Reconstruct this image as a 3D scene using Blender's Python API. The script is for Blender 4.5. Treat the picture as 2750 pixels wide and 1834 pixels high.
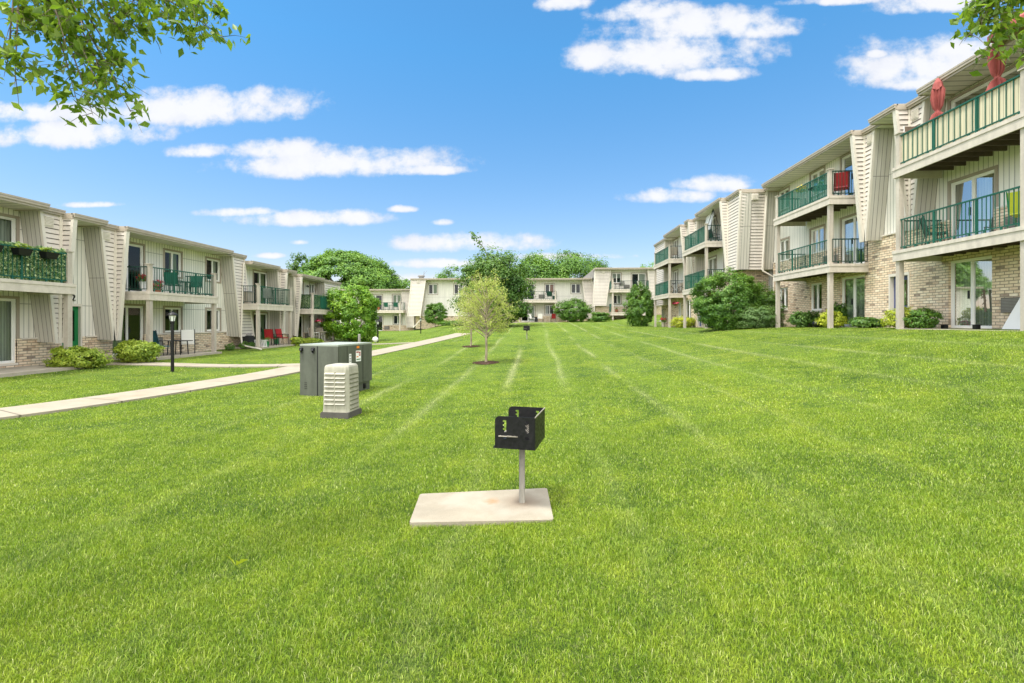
import bpy, math, random
import numpy as np
from mathutils import Vector, Matrix
random.seed(7)
for o in list(bpy.data.objects): bpy.data.objects.remove(o)
S = bpy.context.scene; COL = S.collection
R = math.radians
# ---------------------------------------------------------------- camera
EYE = 1.78
cam = bpy.data.cameras.new('camera'); co = bpy.data.objects.new('camera', cam); COL.objects.link(co); S.camera = co
cam.sensor_width = 36; cam.lens = 36*1250/2750
cam.shift_y = -(917-862)/2750; cam.clip_start = .05; cam.clip_end = 3000
TH = math.atan(65/1250)
co.location = (0, 0, EYE); co.rotation_euler = (R(90), 0, TH)
# ---------------------------------------------------------------- world, sun
SUN = Vector((-.28, -.24, .90)).normalized()
el = math.asin(SUN.z); az = math.atan2(SUN.x, SUN.y)
W = bpy.data.worlds.new('World'); S.world = W; W.use_nodes = True
nt = W.node_tree; nt.nodes.clear(); N = nt.nodes.new; L = nt.links.new
def nd(t, **k):
    n = N(t)
    for a, b in k.items(): setattr(n, a, b)
    return n
def mth(op, a, b=None, c=None, clamp=False):
    n = N('ShaderNodeMath'); n.operation = op; n.use_clamp = clamp
    for i, x in enumerate((a, b, c)):
        if x is None: continue
        if isinstance(x, (int, float)): n.inputs[i].default_value = x
        else: L(x, n.inputs[i])
    return n.outputs[0]
def mixc(f, a, b, mode='MIX'):
    n = N('ShaderNodeMix'); n.data_type = 'RGBA'; n.blend_type = mode
    for i, x in ((0, f), (6, a), (7, b)):
        if isinstance(x, (int, float)): n.inputs[i].default_value = x
        elif isinstance(x, tuple): n.inputs[i].default_value = (*x, 1)[:4]
        else: L(x, n.inputs[i])
    return n.outputs[2]
sky = nd('ShaderNodeTexSky', sky_type='NISHITA', sun_disc=False, sun_elevation=el, sun_rotation=az, air_density=1.0, dust_density=.6, ozone_density=2.0)
tc = nd('ShaderNodeTexCoord'); sep = nd('ShaderNodeSeparateXYZ'); L(tc.outputs['Generated'], sep.inputs[0])
yy = mth('MAXIMUM', sep.outputs[1], .06)
su = mth('DIVIDE', sep.outputs[0], yy); sv = mth('DIVIDE', sep.outputs[2], yy)
cmb = nd('ShaderNodeCombineXYZ'); L(su, cmb.inputs[0]); L(mth('MULTIPLY', sv, 1.2), cmb.inputs[1])
ns = nd('ShaderNodeTexNoise'); L(cmb.outputs[0], ns.inputs['Vector']); ns.inputs['Scale'].default_value = 8; ns.inputs['Detail'].default_value = 9; ns.inputs['Roughness'].default_value = .62
ns2 = nd('ShaderNodeTexNoise'); L(cmb.outputs[0], ns2.inputs['Vector']); ns2.inputs['Scale'].default_value = 22; ns2.inputs['Detail'].default_value = 6; ns2.inputs['Roughness'].default_value = .6
CL = [(455,250,200,44),(330,262,120,30),(150,312,120,34),(60,262,80,26),(760,378,255,36),(650,348,110,26),(960,392,110,14),(460,350,55,18),
 (700,504,160,20),(550,488,75,12),(800,502,70,20),(1540,130,195,52),(1600,62,190,42),(1640,170,85,18),(1380,135,95,32),(1730,72,80,20),(1300,8,70,20),(1480,30,120,30),
 (2160,160,125,52),(2110,192,60,18),(2250,120,120,50),(2140,10,80,26),(1920,2,90,14),(2015,125,18,11),(1545,452,100,19),(1640,425,85,22),
 (1090,560,180,24),(1010,606,170,12),(1015,511,30,9),(925,481,34,9),(690,557,20,7),(620,588,30,7),(1300,590,140,9),(900,640,120,12),(210,470,40,8)]
CLD = None; A = math.cos(TH); B = math.sin(TH)
for cx, cy, rx, ry in CL:
    a = (cx*1.1697-1375)/1250; d = 1/(A-a*-(-B)) if 0 else None
    # direction of the pixel in world axes, then its tangent coordinates x/y, z/y
    X = a*A - B; Y = a*B + A; z = (862-cy*1.1697)/1250
    u0, v0 = X/Y, z/Y; ru = rx*1.1697/1250*(1+u0*u0)/1.0*A; rv = ry*1.12*1.1697/1250/Y
    du = mth('DIVIDE', mth('SUBTRACT', su, u0), ru); dv0 = mth('SUBTRACT', sv, v0)
    # flat base, domed top
    dv = mth('MAXIMUM', mth('DIVIDE', dv0, rv), mth('DIVIDE', dv0, -rv*.72))
    q = mth('SUBTRACT', 1.0, mth('ADD', mth('MULTIPLY', du, du), mth('MULTIPLY', dv, dv)))
    CLD = q if CLD is None else mth('SMOOTH_MAX', CLD, q, .25)
CLD = mth('MAXIMUM', CLD, -1.2)
nz = mth('ADD', mth('MULTIPLY', mth('SUBTRACT', ns.outputs['Fac'], .5), 4.2), mth('MULTIPLY', mth('SUBTRACT', ns2.outputs['Fac'], .5), 1.8))
dens = mth('ADD', mth('ADD', CLD, nz), .02)
mr = nd('ShaderNodeMapRange', interpolation_type='SMOOTHSTEP'); L(dens, mr.inputs[0]); mr.inputs[1].default_value = -.35; mr.inputs[2].default_value = 1.0
front = mth('GREATER_THAN', sep.outputs[1], .06)
# unseen fill cloud, added overhead and behind the camera to brighten the facades
ns3 = nd('ShaderNodeTexNoise'); L(tc.outputs['Generated'], ns3.inputs['Vector']); ns3.inputs['Scale'].default_value = 3.2; ns3.inputs['Detail'].default_value = 6
ob = mth('MAXIMUM', mth('MULTIPLY', mth('SUBTRACT', sep.outputs[2], .66), 5.0), mth('MULTIPLY', mth('SUBTRACT', .10, sep.outputs[1]), 4.0))
ob = mth('ADD', ob, mth('MULTIPLY', mth('SUBTRACT', ns3.outputs['Fac'], .5), 1.6)); ob = mth('MULTIPLY', ob, 1.6, clamp=True); ob = mth('MULTIPLY', ob, .93)
cm = mth('MAXIMUM', mth('MULTIPLY', mr.outputs[0], front), ob)
up = mth('MAXIMUM', sep.outputs[2], 0.0)
hs = nd('ShaderNodeHueSaturation'); L(sky.outputs[0], hs.inputs['Color']); hs.inputs['Saturation'].default_value = 1.12; hs.inputs['Value'].default_value = 1.0
tm = nd('ShaderNodeMapRange'); L(sep.outputs[2], tm.inputs[0]); tm.inputs[1].default_value = 0; tm.inputs[2].default_value = .5
TINT = mixc(tm.outputs[0], (1.02, .76, .74), (.60, 1.09, 1.16))
skc = mixc(1.0, hs.outputs[0], TINT, 'MULTIPLY')
lit = mth('MULTIPLY', mth('ADD', mth('MULTIPLY', CLD, .45), mth('MULTIPLY', ns2.outputs['Fac'], 1.1)), 1.0, clamp=True)
ccol = mixc(ob, mixc(lit, (3.35, 3.55, 4.15), (4.6, 4.62, 4.75)), (16.0, 15.6, 15.0))
bg = nd('ShaderNodeBackground'); L(mixc(mth('MULTIPLY', cm, .95), skc, ccol), bg.inputs[0]); bg.inputs[1].default_value = .10
out = nd('ShaderNodeOutputWorld'); L(bg.outputs[0], out.inputs[0])
sl = bpy.data.lights.new('sun', 'SUN'); sl.energy = 2.2; sl.angle = R(10); sl.color = (1, .97, .92)
so = bpy.data.objects.new('sun', sl); COL.objects.link(so); so.rotation_euler = (-SUN).to_track_quat('-Z', 'Y').to_euler()
S.view_settings.view_transform = 'Standard'; S.view_settings.look = 'None'; S.view_settings.exposure = 1.12; S.view_settings.gamma = 1
# ---------------------------------------------------------------- materials
def mat(name, col=None, rough=.7, spec=.3, metal=0, build=None):
    m = bpy.data.materials.new(name); m.use_nodes = True
    global nt, N, L
    nt = m.node_tree; N = nt.nodes.new; L = nt.links.new
    p = nt.nodes['Principled BSDF']; p.inputs['Roughness'].default_value = rough; p.inputs['Specular IOR Level'].default_value = spec; p.inputs['Metallic'].default_value = metal
    if col: p.inputs['Base Color'].default_value = (*col, 1)
    if build: build(m, p)
    return m
def noise(scale, detail=4, vec=None, rough=.55):
    n = N('ShaderNodeTexNoise'); n.inputs['Scale'].default_value = scale; n.inputs['Detail'].default_value = detail; n.inputs['Roughness'].default_value = rough
    if vec is None: vec = N('ShaderNodeNewGeometry').outputs['Position']
    L(vec, n.inputs['Vector']); return n.outputs['Fac']
def ramp(f, st, interp='LINEAR'):
    n = N('ShaderNodeValToRGB'); n.color_ramp.interpolation = interp; e = n.color_ramp.elements
    while len(e) < len(st): e.new(.5)
    for i, (p, c) in enumerate(st): e[i].position = p; e[i].color = (*c, 1)
    L(f, n.inputs[0]); return n.outputs[0]
def mr_(f, a, b, c, d):
    n = N('ShaderNodeMapRange'); L(f, n.inputs[0]); 
    for i, x in enumerate((a, b, c, d)): n.inputs[i+1].default_value = x
    return n.outputs[0]
def bump(h, p, st=.3, dist=.01):
    b = N('ShaderNodeBump'); b.inputs['Strength'].default_value = st; b.inputs['Distance'].default_value = dist; L(h, b.inputs['Height']); L(b.outputs[0], p.inputs['Normal'])
def scl(c, k): return tuple(x*k for x in c)
def weathered(col, amt=.16, sc=1.6, streak=True):
    def f(m, p):
        mp = N('ShaderNodeMapping'); L(N('ShaderNodeNewGeometry').outputs['Position'], mp.inputs[0]); mp.inputs['Scale'].default_value = (sc*2.5, sc*2.5, sc*.5 if streak else sc)
        a = noise(1, 6, mp.outputs[0]); b = noise(14, 3)
        k = mth('ADD', mth('MULTIPLY', a, .75), mth('MULTIPLY', b, .25))
        L(ramp(k, [(.3, scl(col, 1-amt)), (.7, scl(col, 1+amt*.5))]), p.inputs['Base Color'])
    return f
def boards(col, sp=.15):
    def f(m, p):
        uv = N('ShaderNodeTexCoord').outputs['UV']; s = N('ShaderNodeSeparateXYZ'); L(uv, s.inputs[0])
        fr = mth('FRACT', mth('DIVIDE', s.outputs[0], sp)); g = mth('LESS_THAN', fr, .12)
        mp = N('ShaderNodeMapping'); L(uv, mp.inputs[0]); mp.inputs['Scale'].default_value = (6.66, .5, 1)
        a = noise(1.0, 4, mp.outputs[0])
        c = ramp(a, [(.25, scl(col, .84)), (.75, scl(col, 1.05))]); g = mth('MAXIMUM', g, mth('LESS_THAN', mth('FRACT', mth('DIVIDE', mth('ADD', s.outputs[1], .1), 2.44)), .008))
        L(mixc(mth('MULTIPLY', g, .78), c, scl(col, .16)), p.inputs['Base Color'])  # groove shade painted in; sheet joints take the same dark tone
        bump(mth('SUBTRACT', 1, g), p, .6, .012)
    return f
def brick(m, p):
    uv = N('ShaderNodeTexCoord').outputs['UV']
    wn = N('ShaderNodeTexNoise'); L(uv, wn.inputs['Vector']); wn.inputs['Scale'].default_value = 5
    vm = N('ShaderNodeVectorMath'); vm.operation = 'SCALE'; L(wn.outputs['Color'], vm.inputs[0]); vm.inputs['Scale'].default_value = .012
    va = N('ShaderNodeVectorMath'); va.operation = 'ADD'; L(uv, va.inputs[0]); L(vm.outputs[0], va.inputs[1])
    b = N('ShaderNodeTexBrick'); L(va.outputs[0], b.inputs['Vector']); b.offset = .5
    b.inputs['Scale'].default_value = 1; b.inputs['Brick Width'].default_value = .25; b.inputs['Row Height'].default_value = .088; b.inputs['Mortar Size'].default_value = .010
    b.inputs['Color1'].default_value = (0, 0, 0, 1); b.inputs['Color2'].default_value = (1, 1, 1, 1); b.inputs['Mortar'].default_value = (.5, .5, .5, 1); b.inputs['Bias'].default_value = 0
    rc = ramp(b.outputs['Color'], [(.0, (.10, .07, .055)), (.05, (.16, .105, .075)), (.08, (.50, .34, .22)), (.22, (.74, .58, .40)), (.55, (.84, .70, .50)), (.8, (.66, .48, .32)), (1, (.92, .82, .64))])
    n2 = noise(9, 4); rc = mixc(.35, rc, ramp(n2, [(.3, (.48, .34, .22)), (.7, (.88, .78, .62))]))
    c = mixc(b.outputs['Fac'], rc, (.27, .22, .165)); L(c, p.inputs['Base Color'])
    bump(mth('SUBTRACT', 1, b.outputs['Fac']), p, .7, .012)
def concrete(col):
    def f(m, p):
        a = noise(3, 7, rough=.65); b = noise(90, 2); d = noise(.7, 3)
        c = ramp(a, [(.28, scl(col, .74)), (.5, col), (.72, scl(col, 1.14))])
        c = mixc(.25, c, ramp(b, [(.35, scl(col, .6)), (.65, scl(col, 1.25))]))
        c = mixc(mr_(d, .55, .7, 0, .35), c, (col[0]*.85, col[1]*.72, col[2]*.55)); L(c, p.inputs['Base Color']); bump(b, p, .3, .004)
    return f
def grass_col(shade=1.0, ri=None):
    # colour by position on the lawn: mown strips, lighter clippings, darker lush patches
    pos = N('ShaderNodeNewGeometry').outputs['Position']; s = N('ShaderNodeSeparateXYZ'); L(pos, s.inputs[0])
    n0 = noise(.35, 3, pos); n1 = noise(1.7, 4, pos); n2 = noise(7, 3, pos)
    k = mth('ADD', mth('ADD', mth('MULTIPLY', n0, .3), mth('MULTIPLY', n1, .42)), mth('MULTIPLY', n2, .28))
    c = ramp(k, [(.38, scl((.075, .155, .008), shade)), (.49, scl((.195, .305, .014), shade)), (.60, scl((.35, .44, .028), shade))])
    if ri is not None: c = mixc(.52, c, ramp(ri, [(0, (.020, .066, .004)), (.45, (.170, .29, .018)), (.9, (.46, .55, .06)), (1, (.75, .70, .42))]))
    # clippings left in lines along the mowing direction
    xs = mth('ADD', s.outputs[0], mth('MULTIPLY', mth('SUBTRACT', noise(.06, 2, pos), .5), .8))
    fr = mth('FRACT', mth('DIVIDE', xs, 1.5)); ln = mth('SUBTRACT', 1, mth('MULTIPLY', mth('ABSOLUTE', mth('SUBTRACT', fr, .5)), 5.6), clamp=True); ln = mth('MULTIPLY', ln, ln)
    mp = N('ShaderNodeMapping'); L(pos, mp.inputs[0]); mp.inputs['Scale'].default_value = (1.4, .16, 1)
    br = mth('MULTIPLY', mr_(noise(1, 4, mp.outputs[0]), .40, .58, 0, 1), mr_(noise(9, 3, pos), .35, .55, .25, 1))
    far = mr_(s.outputs[1], 6, 13, .15, 1)
    right = mth('MULTIPLY', mr_(s.outputs[0], -6.0, -4.5, 0, 1), mr_(s.outputs[0], 4.0, 9.0, 1, .45))
    f = mth('MULTIPLY', mth('MULTIPLY', mth('MULTIPLY', ln, br), mth('MULTIPLY', far, right)), .95)
    c = mixc(f, c, scl((.62, .64, .30), shade))
    st = mr_(mth('SINE', mth('MULTIPLY', s.outputs[0], 2.73)), -.5, .5, 0, .28)
    c = mixc(mth('MULTIPLY', st, far), c, scl((.30, .44, .05), shade))
    n3 = noise(26, 2, pos)
    return mixc(mr_(n3, .58, .72, 0, .4), c, scl((.48, .46, .20), shade))
def ground_m(m, p):
    p.inputs['Roughness'].default_value = .95
    c = grass_col(.80); f = noise(60, 4, rough=.7); g2 = noise(19, 3)
    c = mixc(mr_(f, .38, .60, .8, 0), c, (.022, .055, .006)); c = mixc(mr_(g2, .35, .6, .35, 0), c, (.03, .08, .008))
    L(c, p.inputs['Base Color']); bump(f, p, 1, .05)
def blade_m(m, p):
    c = grass_col(1.0, N('ShaderNodeNewGeometry').outputs['Random Per Island'])
    L(c, p.inputs['Base Color']); p.inputs['Roughness'].default_value = .5; p.inputs['Specular IOR Level'].default_value = .35
    t = N('ShaderNodeBsdfTranslucent'); L(mixc(.2, c, (.45, .7, .05)), t.inputs[0]); mx = N('ShaderNodeMixShader'); mx.inputs[0].default_value = .25
    L(p.outputs[0], mx.inputs[1]); L(t.outputs[0], mx.inputs[2]); L(mx.outputs[0], nt.nodes['Material Output'].inputs[0])
def leafm(a, b, c3, tr=.3, sc=1.1):
    def f(m, p):
        ri = N('ShaderNodeNewGeometry').outputs['Random Per Island']; n1 = noise(sc, 3)
        k = mth('ADD', mth('MULTIPLY', ri, .5), mth('MULTIPLY', mr_(n1, .3, .7, 0, 1), .5))
        c = ramp(k, [(.1, a), (.5, b), (.95, c3)]); L(c, p.inputs['Base Color']); p.inputs['Roughness'].default_value = .45; p.inputs['Specular IOR Level'].default_value = .4
        t = N('ShaderNodeBsdfTranslucent'); L(mixc(.3, c, (.4, .6, .03)), t.inputs[0]); mx = N('ShaderNodeMixShader'); mx.inputs[0].default_value = tr
        L(p.outputs[0], mx.inputs[1]); L(t.outputs[0], mx.inputs[2]); L(mx.outputs[0], nt.nodes['Material Output'].inputs[0])
    return f
def glass_m(m, p):
    nt.nodes.remove(p); g = N('ShaderNodeBsdfGlossy'); g.inputs['Roughness'].default_value = .02; g.inputs[0].default_value = (.8, .82, .82, 1)
    t = N('ShaderNodeBsdfTransparent'); t.inputs[0].default_value = (.72, .78, .76, 1)
    fr = N('ShaderNodeFresnel'); fr.inputs[0].default_value = 1.7
    mx = N('ShaderNodeMixShader'); L(mth('MULTIPLY', fr.outputs[0], .62, clamp=True), mx.inputs[0]); L(t.outputs[0], mx.inputs[1]); L(g.outputs[0], mx.inputs[2])
    L(mx.outputs[0], nt.nodes['Material Output'].inputs[0])
def mesh_m(col, alpha):
    def f(m, p):
        t = N('ShaderNodeBsdfTransparent'); mx = N('ShaderNodeMixShader'); mx.inputs[0].default_value = alpha
        L(t.outputs[0], mx.inputs[1]); L(p.outputs[0], mx.inputs[2]); L(mx.outputs[0], nt.nodes['Material Output'].inputs[0])
    return f
def curtain(col):
    def f(m, p):
        uv = N('ShaderNodeTexCoord').outputs['UV']; s = N('ShaderNodeSeparateXYZ'); L(uv, s.inputs[0])
        w = mth('SINE', mth('MULTIPLY', s.outputs[0], 70)); L(ramp(mr_(w, -1, 1, 0, 1), [(0, scl(col, .6)), (.6, col)]), p.inputs['Base Color'])
    return f
def bark(col):
    def f(m, p):
        mp = N('ShaderNodeMapping'); L(N('ShaderNodeNewGeometry').outputs['Position'], mp.inputs[0]); mp.inputs['Scale'].default_value = (14, 14, 3)
        n = noise(1, 5, mp.outputs[0]); L(ramp(n, [(.3, scl(col, .45)), (.7, scl(col, 1.3))]), p.inputs['Base Color']); bump(n, p, .6, .02)
    return f
M = {}
def addm(k, *a, **kw): M[k] = mat(k, *a, **kw)
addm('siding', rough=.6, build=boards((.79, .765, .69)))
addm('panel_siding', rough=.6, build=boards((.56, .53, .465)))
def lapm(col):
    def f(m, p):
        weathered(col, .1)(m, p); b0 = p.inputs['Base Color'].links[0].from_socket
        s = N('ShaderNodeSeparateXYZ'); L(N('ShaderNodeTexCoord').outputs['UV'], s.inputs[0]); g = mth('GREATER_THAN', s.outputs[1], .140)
        L(mixc(mth('MULTIPLY', g, .85), b0, scl(col, .12)), p.inputs['Base Color'])  # shade under each lip, painted as a dark line along the board top
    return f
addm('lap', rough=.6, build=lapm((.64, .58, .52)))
addm('trim', rough=.6, build=weathered((.66, .61, .53), .1))
addm('window_trim', rough=.6, build=weathered((.36, .31, .25), .15))
addm('vinyl', (.80, .79, .75), rough=.4)
addm('soffit', rough=.6, build=boards((.72, .69, .60), .3))
addm('gutter', rough=.45, build=weathered((.40, .345, .275), .15))
addm('roofing', rough=.9, build=weathered((.26, .25, .24), .25, 4, False))
addm('wood', rough=.75, build=weathered((.50, .445, .375), .28, 1.5))
addm('deck_edge', rough=.75, build=weathered((.58, .52, .445), .2, 2.0, False))
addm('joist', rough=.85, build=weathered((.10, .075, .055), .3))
addm('green', rough=.45, build=weathered((.016, .105, .07), .25))
addm('darkgreen', rough=.4, build=weathered((.012, .05, .035), .2))
addm('green_screen', (.03, .18, .125), build=mesh_m(0, .6))
addm('brick', rough=.85, build=brick)
addm('glass', build=glass_m)
addm('curtain', rough=.8, build=curtain((.60, .62, .52)))
addm('curtain_green', rough=.8, build=curtain((.34, .42, .22)))
addm('curtain_red', rough=.8, build=curtain((.55, .20, .10)))
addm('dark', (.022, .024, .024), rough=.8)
addm('concrete', rough=.85, build=concrete((.40, .355, .28)))
def path_m(m, p):
    concrete((.31, .275, .21))(m, p); b0 = p.inputs['Base Color'].links[0].from_socket
    s = N('ShaderNodeSeparateXYZ'); L(N('ShaderNodeTexCoord').outputs['UV'], s.inputs[0]); g = mth('LESS_THAN', mth('FRACT', mth('DIVIDE', s.outputs[0], 1.5)), .022)
    pn = N('ShaderNodeMath'); pn.operation = 'FLOOR'; L(mth('DIVIDE', s.outputs[0], 1.5), pn.inputs[0]); w = N('ShaderNodeTexWhiteNoise'); w.noise_dimensions = '1D'; L(pn.outputs[0], w.inputs['W'])
    c = mixc(mth('MULTIPLY', w.outputs['Value'], .3), b0, (.30, .26, .20)); L(mixc(mth('MULTIPLY', g, .8), c, (.10, .085, .06)), p.inputs['Base Color'])
addm('path', rough=.85, build=path_m)
def pad_m(m, p):
    concrete((.30, .265, .20))(m, p); b0 = p.inputs['Base Color'].links[0].from_socket; pos = N('ShaderNodeNewGeometry').outputs['Position']
    c = mixc(mr_(noise(4.5, 6, pos, .7), .42, .66, 0, .75), b0, (.27, .235, .175)); c = mixc(mr_(noise(2.2, 3, pos), .50, .66, 0, .5), c, (.38, .345, .28))
    v = N('ShaderNodeVectorMath'); v.operation = 'DISTANCE'; L(pos, v.inputs[0]); v.inputs[1].default_value = (-.43, 4.47, .03)
    c = mixc(mr_(mth('ADD', v.outputs['Value'], mth('MULTIPLY', noise(22, 3, pos), .12)), .07, .16, .75, 0), c, (.34, .17, .07))
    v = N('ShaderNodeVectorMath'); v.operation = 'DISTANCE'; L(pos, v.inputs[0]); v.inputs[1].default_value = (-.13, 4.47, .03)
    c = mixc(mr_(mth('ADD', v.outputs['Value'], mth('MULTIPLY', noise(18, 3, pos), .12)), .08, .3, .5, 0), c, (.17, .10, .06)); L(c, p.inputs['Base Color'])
addm('pad', rough=.88, build=pad_m)
addm('ground', build=ground_m); addm('blade', build=blade_m)
addm('mulch', rough=.95, build=weathered((.10, .06, .04), .5, 12, False))
addm('soil', rough=.95, build=weathered((.13, .09, .055), .5, 6, False))
addm('bark', rough=.9, build=bark((.20, .16, .12)))
addm('bark_young', rough=.8, build=bark((.33, .28, .19)))
addm('black', (.006, .006, .007), rough=.38, spec=.4)
def sooty(m, p):
    n = noise(34, 6, rough=.7); c = ramp(n, [(.55, (.006, .006, .007)), (.68, (.013, .012, .012)), (.8, (.045, .03, .022))]); L(c, p.inputs['Base Color']); L(mr_(n, .4, .7, .35, .75), p.inputs['Roughness']); bump(n, p, .3, .003)
addm('black_paint', build=sooty)
addm('steel', rough=.55, metal=.15, build=weathered((.30, .275, .225), .35, 6))
addm('white', (.78, .77, .75), rough=.5)
addm('red', rough=.55, build=weathered((.36, .02, .025), .25, 4))
addm('umbrella_red', rough=.85, build=weathered((.36, .095, .085), .35, 5))
addm('greenpaint', rough=.45, build=weathered((.012, .17, .05), .15))
addm('bluepaint', rough=.45, build=weathered((.085, .10, .20), .15))
addm('teal_cloth', rough=.8, build=weathered((.02, .12, .16), .3, 8))
addm('tx_green', rough=.5, build=weathered((.092, .10, .080), .3, 2.2))
addm('tx_top', rough=.5, build=weathered((.30, .33, .28), .12, 2))
addm('vent_tan', rough=.55, build=weathered((.37, .355, .285), .3, 4))
addm('vent_dark', rough=.8, build=weathered((.18, .17, .13), .2, 5))
addm('base_concrete', rough=.9, build=concrete((.085, .08, .07)))
addm('bamboo', rough=.8, build=boards((.66, .60, .42), .09))
addm('screen_brown', rough=.85, build=weathered((.20, .145, .105), .35, 14, False))
addm('grey_box', rough=.6, build=weathered((.27, .26, .24), .2, 5))
addm('ac_grille', rough=.6, build=weathered((.16, .145, .12), .2, 5))
addm('orange', (.75, .22, .02)); addm('yellow', (.8, .6, .03)); addm('terracotta', (.35, .12, .06), rough=.8)
addm('brass', (.4, .3, .12), rough=.35, metal=.8)
addm('lamp_glass', (.75, .78, .76), rough=.15, spec=.6)
addm('pink', (.62, .05, .13), rough=.6)
addm('tan_sling', rough=.8, build=weathered((.42, .37, .30), .2, 6))
addm('leaf_yellow', build=leafm((.22, .30, .02), (.44, .50, .03), (.66, .66, .06)))
addm('leaf_shrub', build=leafm((.12, .22, .02), (.30, .40, .035), (.50, .56, .07)))
addm('leaf_bush', build=leafm((.035, .10, .015), (.09, .21, .025), (.20, .34, .04)))
addm('leaf_bright', build=leafm((.07, .19, .015), (.16, .33, .02), (.32, .48, .03)))
addm('leaf_tree', build=leafm((.045, .12, .02), (.11, .24, .03), (.23, .38, .045), sc=.35))
addm('leaf_dark', build=leafm((.03, .085, .015), (.075, .17, .025), (.17, .28, .045), sc=.5))
addm('leaf_willow', build=leafm((.26, .33, .06), (.44, .50, .11), (.62, .64, .2), tr=.4))
addm('leaf_hang', build=leafm((.05, .12, .012), (.13, .23, .02), (.34, .44, .06), tr=.5, sc=3))
addm('leaf_ivy', build=leafm((.012, .05, .012), (.10, .22, .06), (.80, .82, .48), tr=.1, sc=60))
addm('leaf_grey', build=leafm((.05, .12, .03), (.13, .23, .06), (.24, .34, .12)))
# ---------------------------------------------------------------- mesh helpers
class MB:
    def __init__(s): s.v = []; s.f = []; s.uv = []; s.mi = []
    def face(s, pts, uvs=None, mi=0):
        i = len(s.v); s.v += [tuple(p) for p in pts]; s.f.append(tuple(range(i, i+len(pts)))); s.mi.append(mi)
        s.uv += (uvs if uvs else [(0, 0)]*len(pts))
    def hexa(s, c, mi=0):   # c: 8 corners, index = x + 2y + 4z
        d = lambda a, b: math.dist(c[a], c[b])
        for a, b, e, g in ((0,1,3,2),(4,5,7,6),(0,1,5,4),(2,3,7,6),(0,2,6,4),(1,3,7,5)):
            w = d(a, b); h = d(b, e); s.face([c[a], c[b], c[e], c[g]], [(0,0),(w,0),(w,h),(0,h)], mi)
    def box(s, x0, x1, y0, y1, z0, z1, mi=0, fr=None):
        c = [(x, y, z) for z in (z0, z1) for y in (y0, y1) for x in (x0, x1)]
        if fr: c = [fr.p(*q) for q in c]
        s.hexa(c, mi)
    def cbox(s, cx, cy, cz, sx, sy, sz, mi=0, rx=0, ry=0, rz=0):
        m = Matrix.Rotation(rz, 3, 'Z') @ Matrix.Rotation(ry, 3, 'Y') @ Matrix.Rotation(rx, 3, 'X')
        c = [tuple(Vector((cx, cy, cz)) + m @ Vector((x*sx/2, y*sy/2, z*sz/2))) for z in (-1, 1) for y in (-1, 1) for x in (-1, 1)]
        s.hexa(c, mi)
    def tube(s, pts, rad, n=8, mi=0, cap=True):
        pts = [Vector(p) for p in pts]; rad = rad if isinstance(rad, (list, tuple)) else [rad]*len(pts); rings = []
        for i, p in enumerate(pts):
            t = (pts[min(i+1, len(pts)-1)] - pts[max(i-1, 0)]).normalized()
            a = t.cross(Vector((0, 0, 1))); a = a.normalized() if a.length > .05 else Vector((1, 0, 0)); b = t.cross(a).normalized()
            rings.append([p + (a*math.cos(k*2*math.pi/n) + b*math.sin(k*2*math.pi/n))*rad[i] for k in range(n)])
        base = len(s.v)
        for r_ in rings: s.v += [tuple(q) for q in r_]
        for i in range(len(rings)-1):
            for k in range(n):
                k2 = (k+1) % n; s.f.append((base+i*n+k, base+i*n+k2, base+(i+1)*n+k2, base+(i+1)*n+k)); s.mi.append(mi); s.uv += [(0, 0)]*4
        if cap:
            for b0 in (base, base+(len(rings)-1)*n): s.f.append(tuple(range(b0, b0+n))); s.mi.append(mi); s.uv += [(0, 0)]*n
    def lathe(s, prof, cx=0, cy=0, n=16, mi=0, sq=False):
        base = len(s.v)
        for r_, z in prof:
            for k in range(n): a = 2*math.pi*(k+.5)/n; s.v.append((cx+r_*math.cos(a), cy+r_*math.sin(a), z))
        for i in range(len(prof)-1):
            for k in range(n):
                k2 = (k+1) % n; s.f.append((base+i*n+k, base+i*n+k2, base+(i+1)*n+k2, base+(i+1)*n+k)); s.mi.append(mi); s.uv += [(0, 0)]*4
        for b0 in (base, base+(len(prof)-1)*n): s.f.append(tuple(range(b0, b0+n))); s.mi.append(mi); s.uv += [(0, 0)]*n
    def build(s, name, mats, parent=None, smooth=False):
        o0 = ORG.get(parent, Vector((0, 0, 0))) if parent else ORG['next']
        me = bpy.data.meshes.new(name); me.from_pydata([(v[0]-o0[0], v[1]-o0[1], v[2]-o0[2]) for v in s.v], [], s.f)
        uvl = me.uv_layers.new(name='UVMap'); uvl.data.foreach_set('uv', [c for q in s.uv for c in q])
        for m in (mats if isinstance(mats, (list, tuple)) else [mats]): me.materials.append(M[m])
        me.polygons.foreach_set('material_index', s.mi)
        if smooth: me.polygons.foreach_set('use_smooth', [True]*len(s.f))
        me.update(); o = bpy.data.objects.new(name, me); COL.objects.link(o)
        if parent: o.parent = parent; ORG[o] = o0
        else: o.location = o0; ORG[o] = o0.copy()
        return o
ORG = {'next': Vector((0, 0, 0))}
def at(x, y, z): ORG['next'] = Vector((x, y, z))
def tag(o, label=None, cat=None, group=None, kind=None):
    for k, v in (('label', label), ('category', cat), ('group', group), ('kind', kind)):
        if v: o[k] = v
    return o
def thing(name, label, cat, loc=(0, 0, 0), rz=0, group=None, local=False):
    o = bpy.data.objects.new(name, None); COL.objects.link(o); o.empty_display_size = .1; o.location = loc; o.rotation_euler = (0, 0, rz)
    ORG[o] = Vector((0, 0, 0)) if local else Vector(loc); return tag(o, label, cat, group)
def copy_tree(o, parent=None):
    c = o.copy(); COL.objects.link(c); c.parent = parent
    for ch in [x for x in bpy.data.objects if x.parent == o]: copy_tree(ch, c)
    return c
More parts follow.
